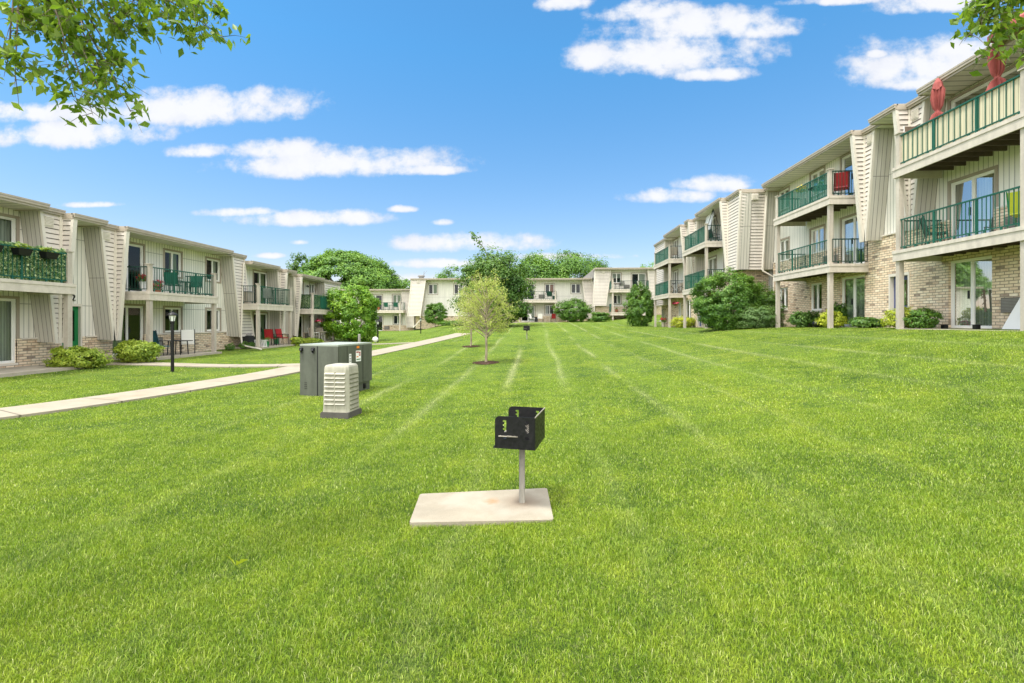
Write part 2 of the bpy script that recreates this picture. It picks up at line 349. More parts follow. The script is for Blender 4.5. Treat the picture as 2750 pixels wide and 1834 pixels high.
def fast_mesh(name, V, F, mats, parent=None, k=3):
    o0 = ORG.get(parent, Vector((0, 0, 0))) if parent else ORG['next']
    V = V - np.array(o0); me = bpy.data.meshes.new(name); me.vertices.add(len(V)); me.vertices.foreach_set('co', V.astype(np.float32).ravel())
    nf = len(F); me.loops.add(nf*k); me.loops.foreach_set('vertex_index', F.astype(np.int32).ravel()); me.polygons.add(nf)
    me.polygons.foreach_set('loop_start', np.arange(nf, dtype=np.int32)*k); me.polygons.foreach_set('loop_total', np.full(nf, k, dtype=np.int32))
    me.materials.append(M[mats]); me.update(calc_edges=True); o = bpy.data.objects.new(name, me); COL.objects.link(o)
    if parent: o.parent = parent; ORG[o] = o0
    else: o.location = o0; ORG[o] = o0.copy()
    return o
# ---------------------------------------------------------------- terrain
GX = [-60, -17, -14, -12, -8, -3, 0, 5, 8.5, 10.8, 13, 60]
GT = {-15: [.1,.1,.1,.02,0,0,0,.35,1.0,1.5,1.6,1.7], 5: [.1,.15,.14,.05,0,0,0,.35,1.0,1.5,1.62,1.7], 15: [.2,.22,.2,.12,.05,.08,.15,.5,1.05,1.5,1.56,1.6],
 25: [.2,.25,.24,.2,.28,.38,.45,.75,1.15,1.42,1.48,1.5], 35: [.2,.25,.24,.2,.5,.8,.85,1.0,1.15,1.30,1.32,1.4], 45: [.2,.3,.34,.48,.9,1.25,1.35,1.38,1.34,1.26,1.25,1.4],
 52: [.3,.42,.5,.8,1.25,1.5,1.58,1.60,1.7,1.9,2.2,2.4], 58: [.4,.5,.7,1.3,1.6,1.7,1.72,1.72,2.2,2.6,2.8,2.8], 75: [.6,.7,1,1.5,1.7,1.7,1.7,1.8,2.2,2.6,2.8,2.8], 400: [.6]*12}
gx = np.arange(-60, 60.01, .5); gy = np.arange(-15, 90.01, .5); ys = sorted(GT)
rows = np.array([np.interp(gx, GX, GT[y]) for y in ys]); G = np.array([[0.0]*len(gx) for _ in gy])
for i in range(len(gx)): G[:, i] = np.interp(gy, ys, rows[:, i])
for _ in range(5):
    P_ = np.pad(G, 1, mode='edge'); G = (P_[:-2, 1:-1]+P_[2:, 1:-1]+P_[1:-1, :-2]+P_[1:-1, 2:]+2*P_[1:-1, 1:-1])/6
def gz(x, y):
    x = np.clip((np.asarray(x, float)+60)/.5, 0, len(gx)-1.001); y = np.clip((np.asarray(y, float)+15)/.5, 0, len(gy)-1.001)
    i = x.astype(int); j = y.astype(int); a = x-i; b = y-j
    return G[j, i]*(1-a)*(1-b)+G[j, i+1]*a*(1-b)+G[j+1, i]*(1-a)*b+G[j+1, i+1]*a*b
def g1(x, y): return float(gz(x, y))
xs = np.concatenate([[-900, -400, -150], gx, [150, 400, 900]]); yv = np.concatenate([[-600, -200, -60], gy, [150, 400, 1200]])
XX, YY = np.meshgrid(xs, yv); V = np.stack([XX.ravel(), YY.ravel(), gz(XX, YY).ravel()], 1)
nx = len(xs); ii, jj = np.meshgrid(np.arange(nx-1), np.arange(len(yv)-1)); q = (jj*nx+ii).ravel()
at(0, 0, 0); o = fast_mesh('ground', V, np.stack([q, q+1, q+nx+1, q+nx], 1), 'ground', k=4); tag(o, kind='structure'); o.data.polygons.foreach_set('use_smooth', [True]*len(o.data.polygons))
def ribbon(name, pts, w, m='path', h=.03):
    """a slab draped over the ground along a centre line"""
    P = [Vector((x, y, 0)) for x, y in pts]; sm = []
    for i in range(len(P)-1):
        p0, p1, p2, p3 = P[max(i-1, 0)], P[i], P[i+1], P[min(i+2, len(P)-1)]
        for k in range(10):
            t = k/10; sm.append(.5*((2*p1)+(-p0+p2)*t+(2*p0-5*p1+4*p2-p3)*t*t+(-p0+3*p1-3*p2+p3)*t**3))
    sm.append(P[-1]); b = MB(); prev = None; dist = 0
    for i, p in enumerate(sm):
        dist0 = dist; dist += (p-sm[max(i-1, 0)]).length
        t = (sm[min(i+1, len(sm)-1)]-sm[max(i-1, 0)]).normalized(); n = Vector((-t.y, t.x, 0)); a = p+n*w/2; c = p-n*w/2
        z = max(g1(a.x, a.y), g1(c.x, c.y), g1(p.x, p.y)) + h
        cur = [(a.x, a.y, z), (c.x, c.y, z), (c.x, c.y, z-.2), (a.x, a.y, z-.2)]
        if prev:
            for k in range(4): b.face([prev[k], prev[(k+1) % 4], cur[(k+1) % 4], cur[k]], [(dist0, k), (dist0, k+1), (dist, k+1), (dist, k)])
        prev = cur
    at(0, 0, 0); return tag(b.build(name, m), kind='structure'), sm
PATHS = []
_, sm = ribbon('path', [(-12.6, 4.6), (-9.95, 8.1), (-8.75, 13), (-8.3, 18), (-7.7, 23), (-7.1, 28), (-6.5, 33), (-5.9, 37.5)], 1.3); PATHS.append((sm, .62))
_, sm = ribbon('path', [(-17.0, 16.2), (-13.5, 16.3), (-10.5, 16.6), (-8.7, 17.2)], .95, h=.026); PATHS.append((sm, .45))
_, sm = ribbon('path', [(-17.0, 29.6), (-12, 29.5), (-7.3, 29.2)], .95, h=.026); PATHS.append((sm, .45))
def slab(name, c, z, m='concrete', h=.1):
    b = MB(); n = len(c); t = [(x, y, z) for x, y in c]; u = [(x, y, z-h) for x, y in c]; b.face(t)
    for k in range(n): b.face([t[k], t[(k+1) % n], u[(k+1) % n], u[k]])
    at(0, 0, 0); return tag(b.build(name, m), kind='structure')
# ---------------------------------------------------------------- facade builder
class Frame:      # u along the facade, v outward from the bay face, z up
    def __init__(s, o, eu, ev): s.o = Vector(o); s.eu = Vector(eu); s.ev = Vector(ev)
    def p(s, u, v, z): q = s.o + s.eu*u + s.ev*v; return (q.x, q.y, z)
def wall(fr, bld, u0, u1, z0, z1, v, holes, m='siding', name='wall', dep=.12):
    us = sorted({u0, u1, *[h[0] for h in holes], *[h[1] for h in holes]}); zs = sorted({z0, z1, *[h[2] for h in holes], *[h[3] for h in holes]})
    us = [u for u in us if u0 <= u <= u1]; zs = [z for z in zs if z0 <= z <= z1]; b = MB()
    for i in range(len(us)-1):
        for j in range(len(zs)-1):
            cu, cz = (us[i]+us[i+1])/2, (zs[j]+zs[j+1])/2
            if any(h[0] < cu < h[1] and h[2] < cz < h[3] for h in holes): continue
            a, c, e, d = us[i], us[i+1], zs[j], zs[j+1]
            b.face([fr.p(a, v, e), fr.p(c, v, e), fr.p(c, v, d), fr.p(a, v, d)], [(a, e), (c, e), (c, d), (a, d)])
    for h in holes:
        a, c = h[0], h[1]; e, d = max(h[2], z0), min(h[3], z1)
        if d <= e: continue
        for q in ([(a, e), (a, d)], [(c, e), (c, d)], [(a, d), (c, d)], [(a, e), (c, e)]):
            (x0, y0), (x1, y1) = q
            if (y0 == y1 == e and e > h[2]+.001) or (y0 == y1 == d and d < h[3]-.001): continue
            b.face([fr.p(x0, v, y0), fr.p(x1, v, y1), fr.p(x1, v-dep, y1), fr.p(x0, v-dep, y0)], [(0, y0), (0, y1), (dep, y1), (dep, y0)])
    return b.build(name, m, bld)
def window(fr, bld, u0, u1, z0, z1, v, kind='window', cur=('l', 'curtain'), trim=True, dep=.12, flip=False):
    """white vinyl sliding window or door with real panes, set back in its hole"""
    vi = v-dep*.55; b = MB(); w = .055 if kind == 'window' else .06
    m = (u0+u1)/2
    for a, c, e, d in ((u0, u1, z0, z0+w), (u0, u1, z1-w, z1), (u0, u0+w, z0+w, z1-w), (u1-w, u1, z0+w, z1-w), (m-w*.55, m+w*.55, z0+w, z1-w)):
        b.box(a, c, vi-.03, vi+.035, e, d, fr=fr)
    s = .022   # sash frames
    for a, c, off in ((u0+w, m-w*.55, .012), (m+w*.55, u1-w, -.006)):
        for (p, q, e, d) in ((a, c, z0+w, z0+w+s), (a, c, z1-w-s, z1-w), (a, a+s, z0+w+s, z1-w-s), (c-s, c, z0+w+s, z1-w-s)):
            b.box(p, q, vi-.02+off, vi+.01+off, e, d, fr=fr)
    o = b.build('sliding_door' if kind == 'door' else 'window', 'vinyl', bld)
    for a, c in ((u0+w, m-.03), (m+.03, u1-w)):
        g = MB(); g.face([fr.p(a, vi-.004, z0+w), fr.p(c, vi-.004, z0+w), fr.p(c, vi-.004, z1-w), fr.p(a, vi-.004, z1-w)]); g.build('pane', 'glass', o)
    if trim:
        t = MB(); k = .085
        t.box(u0-k, u0, v, v+.028, z0-(k if kind == 'window' else 0), z1+k, fr=fr); t.box(u1, u1+k, v, v+.028, z0-(k if kind == 'window' else 0), z1+k, fr=fr)
        t.box(u0, u1, v, v+.03, z1, z1+k, fr=fr)
        if kind == 'window': t.box(u0, u1, v, v+.035, z0-k, z0, fr=fr)
        t.build('trim', 'window_trim', o)
    elif kind == 'window':
        t = MB(); t.box(u0-.04, u1+.04, v-.1, v+.05, z0-.07, z0-.002, fr=fr); t.build('sill', 'trim', o)
    if kind == 'door':
        h = MB(); h.box(m+.05, m+.09, vi+.04, vi+.08, z0+.9, z0+1.15, fr=fr); h.build('handle', 'dark', o)
        h = MB(); h.box(u0-.02, u1+.02, vi-.05, v+.05, z0-.07, z0-.003, fr=fr); h.build('threshold', 'trim', o)
    side, cm = cur
    if side:
        a, c = {'l': (u0, m), 'r': (m, u1), 'f': (u0, u1), 's': (u0, u0+.35*(u1-u0)), 'e': (u1-.35*(u1-u0), u1), 'h': (u0, u1)}[side]
        zb = z0+.02 if side != 'h' else (z0+z1)/2
        k = MB(); n = max(6, int((c-a)/.07)); pts = [(a+(c-a)*i/n, vi-.13-.025*(i % 2)) for i in range(n+1)]
        for i in range(n):
            (x0, w0), (x1, w1) = pts[i], pts[i+1]; k.face([fr.p(x0, w0, zb), fr.p(x1, w1, zb), fr.p(x1, w1, z1-.02), fr.p(x0, w0, z1-.02)], [(x0, 0), (x1, 0), (x1, 1), (x0, 1)])
        k.build('curtain', cm, o)
    return o
def quadlap(b, c, n0, sp=.17, d=.03, mi=0):
    """lap siding boards on a planar quad c = bottom-left, bottom-right, top-left, top-right; n0 outward"""
    bl, br, tl, tr = [Vector(x) for x in c]; n0 = Vector(n0); H = (tl-bl).length; k = max(1, round((tl.z-bl.z)/sp))
    for i in range(k):
        a, e = i/k, (i+1)/k; p0 = bl.lerp(tl, a); p1 = br.lerp(tr, a); q0 = bl.lerp(tl, e); q1 = br.lerp(tr, e)
        b.face([p0+n0*d, p1+n0*d, q1+n0*.004, q0+n0*.004], [(0, 0), (1, 0), (1, .17), (0, .17)], mi)
        b.face([p0+n0*d, p1+n0*d, p1-n0*.012, p0-n0*.012], None, mi)
        b.face([p0+n0*d, q0+n0*.004, q0-n0*.012, p0-n0*.012], None, mi); b.face([p1+n0*d, q1+n0*.004, q1-n0*.012, p1-n0*.012], None, mi)
def bay(fr, bld, u0, u1, zb, zt, l0, l1, vw, vent=None, side1=True, vf=0):
    """overhanging bay: lap-sided front, slanted board-sided cheeks"""
    P = fr.p; b = MB(); quadlap(b, [P(u0+l0, vf, zb), P(u1+l1, vf, zb), P(u0, vf, zt), P(u1, vf, zt)], fr.ev)
    b.face([P(u0+l0, vw, zb), P(u1+l1, vw, zb), P(u1+l1, vf, zb), P(u0+l0, vf, zb)])
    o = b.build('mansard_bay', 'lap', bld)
    for e, l, k in ((u0, l0, 0), (u1, l1, 1)):
        if k and not side1: continue
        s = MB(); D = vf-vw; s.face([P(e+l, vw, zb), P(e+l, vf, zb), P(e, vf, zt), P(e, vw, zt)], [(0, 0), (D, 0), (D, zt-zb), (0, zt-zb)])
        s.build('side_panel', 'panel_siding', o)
        t = MB(); w = .085 if not k else -.085; q = [P(e+l-.012 if not k else e+l+.012, vf-.04, zb-.03), P(e+l+w, vf-.04, zb-.03), P(e+l-.012 if not k else e+l+.012, vf+.045, zb-.03), P(e+l+w, vf+.045, zb-.03),
                      P(e-.012 if not k else e+.012, vf-.04, zt), P(e+w, vf-.04, zt), P(e-.012 if not k else e+.012, vf+.045, zt), P(e+w, vf+.045, zt)]
        t.hexa(q); t.build('corner_trim', 'trim', o)
    if vent:
        t = MB(); a = u0+vent[0]; c = a+vent[1]; z = zt-.12
        t.box(a, c, vf+.03, vf+.05, z-.34, z, fr=fr)
        for i in range(6): t.box(a+.02, c-.02, vf+.05, vf+.075, z-.3+i*.05, z-.275+i*.05, fr=fr)
        t.build('louvre_vent', 'trim', o)
    return o
def fin(fr, bld, u, vo, zb, zt, v0=0.0, name='mansard_fin'):
    """tapered lap-sided cheek that closes the near end of the roof overhang"""
    P = fr.p; b = MB(); n = -fr.eu; vb = v0+.07
    quadlap(b, [P(u, v0, zb), P(u, vb, zb), P(u, v0, zt), P(u, vo, zt)], n)
    b.face([P(u+.1, v0, zb), P(u+.1, vb, zb), P(u+.1, vo, zt), P(u+.1, v0, zt)])
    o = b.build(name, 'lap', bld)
    t = MB(); t.hexa([P(u-.03, vb-.06, zb-.03), P(u+.12, vb-.06, zb-.03), P(u-.03, vb+.03, zb-.03), P(u+.12, vb+.03, zb-.03), P(u-.03, vo-.06, zt), P(u+.12, vo-.06, zt), P(u-.03, vo+.03, zt), P(u+.12, vo+.03, zt)])
    t.build('corner_trim', 'trim', o)
    t = MB(); t.box(u-.045, u-.005, v0-.01, v0+.04, zb, zt, fr=fr); t.build('corner_strip', 'lap', o); return o
def roof(fr, bld, u0, u1, vo, z, back=-9, e0=0, e1=0):
    """flat roof with soffit and gutter; e0/e1: how far the slab passes the ends"""
    a, c = u0-e0, u1+e1; b = MB(); b.box(a, c, back, vo, z-.17, z-.03, mi=0, fr=fr); b.box(a, c, back, vo-.02, z-.178, z-.171, mi=1, fr=fr)
    o = b.build('roof', ['roofing', 'soffit'], bld)
    g = MB(); g.box(a-.02, c+.02, vo, vo+.035, z-.2, z-.06, fr=fr); g.box(a-.03, c+.03, vo-.04, vo+.085, z-.055, z, fr=fr); g.box(a-.02, c+.02, vo+.035, vo+.075, z-.13, z-.06, fr=fr)
    for k, s in ((a, -1), (c, 1)):
        g.box(min(k, k+s*.03), max(k, k+s*.03), back, vo-.001, z-.2, z-.002, fr=fr)
    g.build('gutter', 'gutter', o); return o
def rail_panel(p0, p1, zf, bld, m='green', h=1.0, name='railing', sp=.115, screen=None, post_sp=1.35):
    p0 = Vector((*p0, 0)); p1 = Vector((*p1, 0)); D = p1-p0; Ln = D.length; t = D/Ln; a = math.atan2(t.y, t.x); b = MB(); c = (p0+p1)/2
    b.cbox(c.x, c.y, zf+h-.02, Ln, .045, .04, rz=a); b.cbox(c.x, c.y, zf+.10, Ln, .035, .03, rz=a)
    n = int(Ln/sp)
    for i in range(n+1):
        q = p0+t*(Ln*i/n); b.cbox(q.x, q.y, zf+.1+(h-.12)/2, .016, .016, h-.13, rz=a)
    k = max(1, round(Ln/post_sp))
    for i in range(1, k):
        q = p0+t*(Ln*i/k); b.cbox(q.x, q.y, zf+h/2-.03, .045, .045, h-.04, rz=a)
    for i in range(0, k*3):
        q = p0+t*(Ln*(i+.5)/(k*3)); b.cbox(q.x, q.y, zf+.05, .05, .03, .07, rz=a)
    o = b.build(name, m, bld)
    if screen:
        s = MB(); nn = Vector((-t.y, t.x, 0))*.03*screen[1]; s.face([(p0+nn).to_tuple()[:2]+(zf+.06,), (p1+nn).to_tuple()[:2]+(zf+.06,), (p1+nn).to_tuple()[:2]+(zf+h-.04,), (p0+nn).to_tuple()[:2]+(zf+h-.04,)], [(0, 0), (Ln, 0), (Ln, h), (0, h)])
        s.build('screen', screen[0], o)
    return o
def balcony(fr, bld, u0, u1, vw, vf, zf, near=True, farside=True, scr=None, rmat='green', side_mat='darkgreen', sp=.115):
    b = MB(); n = int((vf-vw)/.14)
    for i in range(n): v = vw+(vf-vw)*i/n; b.box(u0-.02, u1+.02, v+.004, v+(vf-vw)/n-.004, zf-.035, zf, fr=fr)
    o = b.build('balcony', 'wood', bld)
    f = MB(); f.box(u0-.05, u1+.05, vf, vf+.045, zf-.34, zf-.10, fr=fr); f.box(u0-.06, u1+.06, vf-.02, vf+.065, zf-.098, zf+.005, fr=fr)
    f.box(u0-.045, u0, vw, vf-.001, zf-.34, zf-.1, fr=fr); f.box(u1, u1+.045, vw, vf-.001, zf-.34, zf-.1, fr=fr); f.box(u0-.06, u0-.022, vw, vf-.022, zf-.098, zf+.004, fr=fr); f.box(u1+.022, u1+.06, vw, vf-.022, zf-.098, zf+.004, fr=fr)
    f.build('fascia', 'deck_edge', o)
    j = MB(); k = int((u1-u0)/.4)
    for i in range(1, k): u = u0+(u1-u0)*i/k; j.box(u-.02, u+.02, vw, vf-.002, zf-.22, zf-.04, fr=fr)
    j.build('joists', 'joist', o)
    P = lambda u, v: fr.p(u, v, 0)[:2]
    sg = -1 if (fr.eu.x*fr.ev.y-fr.eu.y*fr.ev.x) > 0 else 1
    rail_panel(P(u0+.09, vf-.05), P(u1-.09, vf-.05), zf, o, rmat, screen=(scr, sg) if scr else None, sp=sp)
    if near: rail_panel(P(u0, vw+.02), P(u0, vf-.1), zf, o, side_mat)
    if farside: rail_panel(P(u1, vw+.02), P(u1, vf-.1), zf, o, side_mat)
    return o
def posts(fr, bld, us, vf, zg, zt, cap=True, w=.15):
    for u in us:
        b = MB(); b.box(u-w/2, u+w/2, vf-w-.003, vf-.003, zg, zt, fr=fr)
        o = b.build('post', 'wood', bld)
        if cap: c = MB(); c.box(u-w*.72, u+w*.72, vf-w*1.22, vf+w*.22, zt, zt+.035, fr=fr); c.build('post_cap', 'wood', o)
def ac_unit(fr, bld, u, z, v, w=.66, h=.42):
    b = MB(); b.box(u, u+w, v-.02, v+.08, z, z+h, mi=0, fr=fr); n = 9
    for i in range(n): b.box(u+.03, u+w-.03, v+.08, v+.095, z+.03+i*(h-.05)/n, z+.03+i*(h-.05)/n+.018, mi=1, fr=fr)
    return b.build('air_conditioner', ['ac_grille', 'grey_box'], bld)
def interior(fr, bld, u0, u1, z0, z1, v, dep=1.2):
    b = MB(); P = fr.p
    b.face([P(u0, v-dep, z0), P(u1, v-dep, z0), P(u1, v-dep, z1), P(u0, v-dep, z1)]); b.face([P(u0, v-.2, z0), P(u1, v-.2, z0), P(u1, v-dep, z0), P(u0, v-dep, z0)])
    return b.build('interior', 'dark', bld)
def backbox(fr, bld, u0, u1, z0, z1, v0, v1=-9):
    b = MB(); P = fr.p
    for q in ([P(u0, v0, z0), P(u0, v1, z0), P(u0, v1, z1), P(u0, v0, z1)], [P(u1, v0, z0), P(u1, v1, z0), P(u1, v1, z1), P(u1, v0, z1)], [P(u0, v1, z0), P(u1, v1, z0), P(u1, v1, z1), P(u0, v1, z1)]):
        w = math.dist(q[0][:2], q[1][:2]); b.face(q, [(0, z0), (w, z0), (w, z1), (0, z1)])
    return b.build('end_wall', 'siding', bld)
def cap_strip(fr, bld, segs, z, v):
    for a, c in segs: b = MB(); b.box(a, c, v-.02, v+.055, z-.03, z+.02, fr=fr); b.build('water_table', 'trim', bld)
def cut(a, c, holes, z):   # parts of a..c not crossed by a hole at height z
    hs = sorted((h[0], h[1]) for h in holes if h[2] < z < h[3]); r_ = []
    for h in hs:
        if h[0] > a: r_.append((a, h[0]-.09))
        a = max(a, h[1]+.09)
    if c > a: r_.append((a, c))
    return r_
def downspout(bld, pts, w=.035):
    b = MB(); b.tube(pts, w, 6); return b.build('downspout', 'trim', bld)
# ================= left building
LW, LF, LO = -.68, .97, .42
lf = Frame((-16.27, 0, 0), (0, 1, 0), (1, 0, 0))
LB = thing('apartment_building', 'two-storey cream apartment block on the left with a green door numbered 2', 'apartment building', (-16.95, 22, .2))
f2 = {1: 3.0, 2: 2.95, 3: 2.74, 4: 2.6}; f1 = {1: .42, 2: .36, 3: .2, 4: .15}
HW = {}  # holes, (u0,u1,z0,z1,kind,curtain)
LH = [(10.2, 11.3, 3.0+.95, 5.12, 'window', ('s', 'curtain')), (13.0, 14.33, 3.95, 5.12, 'window', ('e', 'curtain')), (12.45, 14.33, .42, 2.5, 'door', ('f', 'curtain')), (8.6, 9.8, 1.3, 2.5, 'window', ('l', 'curtain')),
 (17.75, 19.26, 2.98, 5.02, 'door', ('l', 'curtain')), (20.4, 21.4, 3.88, 5.02, 'window', ('r', 'curtain_green')), (23.1, 24.13, 3.88, 5.02, 'window', ('e', 'curtain')),
 (17.75, 19.26, .38, 2.42, 'door', ('l', 'curtain_green')), (20.4, 21.4, 1.26, 2.40, 'window', ('r', 'curtain_green')), (23.1, 24.13, 1.26, 2.40, 'window', (None, 'curtain')),
 (27.1, 28.55, 2.76, 4.8, 'door', ('r', 'curtain_green')), (27.1, 28.55, .22, 2.26, 'door', ('r', 'curtain_green')),
 (31.6, 33.05, 2.62, 4.6, 'door', ('s', 'curtain')), (34.04, 34.87, 3.55, 4.62, 'window', ('r', 'curtain')), (31.6, 33.05, .17, 2.2, 'door', (None, 'curtain')), (34.04, 34.5, 1.05, 2.1, 'window', (None, 'curtain'))]
LD = (15.72, 16.52, .3, 2.42); LD2 = (29.15, 30.0, .2, 2.2)
ZS = [(7.5, 24.6, 1.2, 5.4), (24.6, 28.65, 1.0, 5.1), (28.65, 37.8, .95, 4.92)]
for a, c, zc, zt in ZS:
    hh = [h for h in LH if a <= h[0] < c] + ([LD] if a < 15 < c else []) + ([LD2] if a > 28.6 else [])
    wall(lf, LB, a, c, zc, zt, LW, [h[:4] for h in hh]); wall(lf, LB, a, c, -.3, zc, LW+.045, [h[:4] for h in hh], 'brick', 'brick_base', .17)
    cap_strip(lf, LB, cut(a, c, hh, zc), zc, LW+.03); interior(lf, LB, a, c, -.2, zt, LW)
for h in LH: window(lf, LB, *h[:4], LW, h[4], h[5])
def entry_door(fr, bld, u0, u1, z0, z1, v, m, sign=None, dep=.12):
    b = MB(); b.box(u0, u0+.06, v-dep, v+.03, z0, z1, fr=fr); b.box(u1-.06, u1, v-dep, v+.03, z0, z1, fr=fr); b.box(u0+.06, u1-.06, v-dep, v+.03, z1-.1, z1, fr=fr)
    o = b.build('entrance_door', 'trim', bld); a, c = u0+.06, u1-.06; vi = v-dep*.6; w = (c-a)
    l = MB(); l.box(a, c, vi-.045, vi, z0, z0+.75, fr=fr); l.box(a, c, vi-.045, vi, z1-.25, z1-.1, fr=fr); l.box(a, a+w*.2, vi-.045, vi, z0+.75, z1-.25, fr=fr); l.box(c-w*.2, c, vi-.045, vi, z0+.75, z1-.25, fr=fr)
    l.box(a+.1, c-.1, vi, vi+.015, z0+.15, z0+.62, fr=fr); l.build('door_leaf', m, o)
    g = MB(); g.box(a+w*.2, c-w*.2, vi-.03, vi-.015, z0+.75, z1-.25, fr=fr); g.build('pane', 'glass', o)
    h = MB(); h.box(a+.04, a+.09, vi+.001, vi+.06, z0+.92, z0+1.05, fr=fr); h.build('handle', 'black', o)
    return o
entry_door(lf, LB, *LD, LW, 'greenpaint'); entry_door(lf, LB, *LD2, LW, 'greenpaint')
fc = bpy.data.curves.new('number', 'FONT'); fc.body = '2'; fc.size = .32; fc.extrude = .012; fc.align_x = 'CENTER'
fo = bpy.data.objects.new('tmp', fc); COL.objects.link(fo); dg = bpy.context.evaluated_depsgraph_get(); me = bpy.data.meshes.new_from_object(fo.evaluated_get(dg)); bpy.data.objects.remove(fo)
me.materials.append(M['black']); no = bpy.data.objects.new('house_number', me); COL.objects.link(no); no.parent = LB; no.location = Vector((-16.93, 16.2, 2.53))-ORG[LB]; no.rotation_euler = (R(90), 0, R(90)); no['label'] = 'black house number 2 above the green door'
bay(lf, LB, 14.43, 15.15, 1.06, 5.4, .5, -.04, LW, (.12, .3)); fin(lf, LB, 15.17, LO, 1.06, 5.4)
bay(lf, LB, 16.56, 17.21, 1.06, 5.3, .52, -.04, LW, (.08, .3)); fin(lf, LB, 17.23, LO, 1.06, 5.27)
bay(lf, LB, 24.1, 25.15, .92, 5.27, .68, .9, LW)
bay(lf, LB, 28.44, 28.82, .85, 4.95, .6, 0, LW); fin(lf, LB, 28.84, LO, .85, 4.93)
bay(lf, LB, 30.38, 30.69, .8, 4.85, .5, 0, LW); fin(lf, LB, 30.71, LO, .8, 4.8)
bay(lf, LB, 34.93, 37.78, .8, 4.85, .5, 0, LW)
for a, c, vo, z, bk in ((7.5, 14.3, LO, 5.58, -9), (14.31, 15.14, .06, 5.57, -9), (15.16, 16.36, LO, 5.48, -9), (16.37, 17.2, .06, 5.46, -9), (17.22, 23.5, LO, 5.45, -9), (23.51, 25.18, .06, 5.44, -9), (25.2, 27.95, LO, 5.15, -8.9),
  (27.96, 28.8, .06, 5.12, -8.9), (28.82, 29.95, LO, 5.08, -8.8), (29.96, 30.68, .06, 4.98, -8.8), (30.7, 34.0, LO, 4.97, -8.8), (34.01, 37.8, .06, 4.96, -8.8)): roof(lf, LB, a, c, vo, z, back=bk)
backbox(lf, LB, 7.5, 24.6, -.3, 5.4, LW); backbox(lf, LB, 24.61, 37.8, -.3, 4.9, LW)
balcony(lf, LB, 10.2, 14.62, LW+.05, LF, f2[1], scr=None, near=False); posts(lf, LB, [10.3, 14.53], LF, 0, f2[1]-.34, False); posts(lf, LB, [14.53], LF, f2[1], f2[1]+1.05)
balcony(lf, LB, 17.66, 21.57, LW+.05, LF, f2[2]); balcony(lf, LB, 24.9, 28.45, LW+.05, LF, f2[3]); balcony(lf, LB, 31.17, 34.7, LW+.05, LF, f2[4])
for (a, c), k in (((17.76, 21.47), 2), ((25.0, 28.35), 3), ((31.27, 34.59), 4)):
    posts(lf, LB, [a, c], LF, -.1, f2[k]-.34, False); posts(lf, LB, [a, c], LF, f2[k], f2[k]+1.08)
ac_unit(lf, LB, 19.5, .62, LW+.05); ac_unit(lf, LB, 19.45, 3.15, LW); ac_unit(lf, LB, 33.2, .45, LW+.05)
downspout(LB, [(-16.2, 25.0, 5.0), (-16.18, 24.75, 1.0), (-16.1, 24.7, .5), (-15.6, 24.3, .42), (-14.4, 23.7, .30)], .045)
wl = MB(); wl.tube([lf.p(33.5, LW, 4.35), lf.p(33.5, LW+.12, 4.4), lf.p(33.5, LW+.16, 4.28)], [.03, .03, .07], 8); wl.build('wall_lamp', 'black', LB)
slab('pavement', [(-17, 11.9), (-15.0, 11.9), (-15.0, 14.7), (-17, 14.7)], .29); slab('pavement', [(-17, 17.7), (-15.0, 17.7), (-15.0, 21.5), (-17, 21.5)], .32); slab('pavement', [(-17, 25), (-15.1, 25), (-15.1, 28.5), (-17, 28.5)], .33); slab('pavement', [(-17, 31.2), (-15.1, 31.2), (-15.1, 34.7), (-17, 34.7)], .33)
# ================= right building (two offset wings, one building)
RW, RF, RO = -.62, .88, .43
ra = Frame((12.53, 0, 0), (0, 1, 0), (-1, 0, 0)); rb = Frame((11.18, 0, 0), (0, 1, 0), (-1, 0, 0))
RB = thing('apartment_building', 'three-storey apartment block on the right with blond brick ground floor and green-railed balconies', 'apartment building', (13.2, 25, 1.5))
A1, A2, A3 = 1.56, 4.05, 6.75; ZR = 9.1
RH = [(14.1, 15.52, A1, 3.68, 'door', ('f', 'curtain')), (14.05, 15.5, A2+.04, A2+2.1, 'door', ('l', 'curtain')), (13.1, 15.5, A3+.04, A3+2.02, 'door', (None, 'curtain')), (9.3, 10.6, A3+.9, A3+2.0, 'window', ('l', 'curtain')), (10.2, 11.6, A2+.04, A2+2.1, 'door', ('f', 'curtain')),
 (19.3, 20.79, A3+.04, A3+2.05, 'door', ('l', 'curtain')), (21.99, 23.04, A3+.95, A3+2.05, 'window', ('r', 'curtain_green')), (24.96, 25.97, A3+.95, A3+2.0, 'window', ('f', 'curtain')),
 (19.3, 20.79, A2+.04, A2+2.1, 'door', ('r', 'curtain')), (21.99, 23.04, A2+.92, A2+2.08, 'window', ('r', 'curtain')), (24.96, 25.97, A2+.92, A2+2.05, 'window', ('f', 'curtain')),
 (19.3, 20.79, A1, A1+2.08, 'door', ('f', 'curtain')), (22.1, 23.04, A1+.72, A1+2.0, 'window', ('e', 'curtain')), (25.0, 25.9, A1+.85, A1+2.0, 'window', (None, 'curtain'))]
RD = (17.05, 18.0, A1+.02, A1+1.95)
zc = A2+.95
wall(ra, RB, 7, 26.5, zc, 8.9, RW, [h[:4] for h in RH]); wall(ra, RB, 7, 26.5, 1.0, zc, RW+.045, [h[:4] for h in RH]+[RD], 'brick', 'brick_base', .2); cap_strip(ra, RB, cut(7, 26.5, RH, zc), zc, RW+.03)
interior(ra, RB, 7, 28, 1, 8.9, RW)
for h in RH:
    g = h[2] < 3; window(ra, RB, *h[:4], RW+(.045 if g else 0), h[4], h[5], trim=not g, dep=.2 if g else .12)
entry_door(ra, RB, *RD, RW+.045, 'bluepaint', dep=.2)
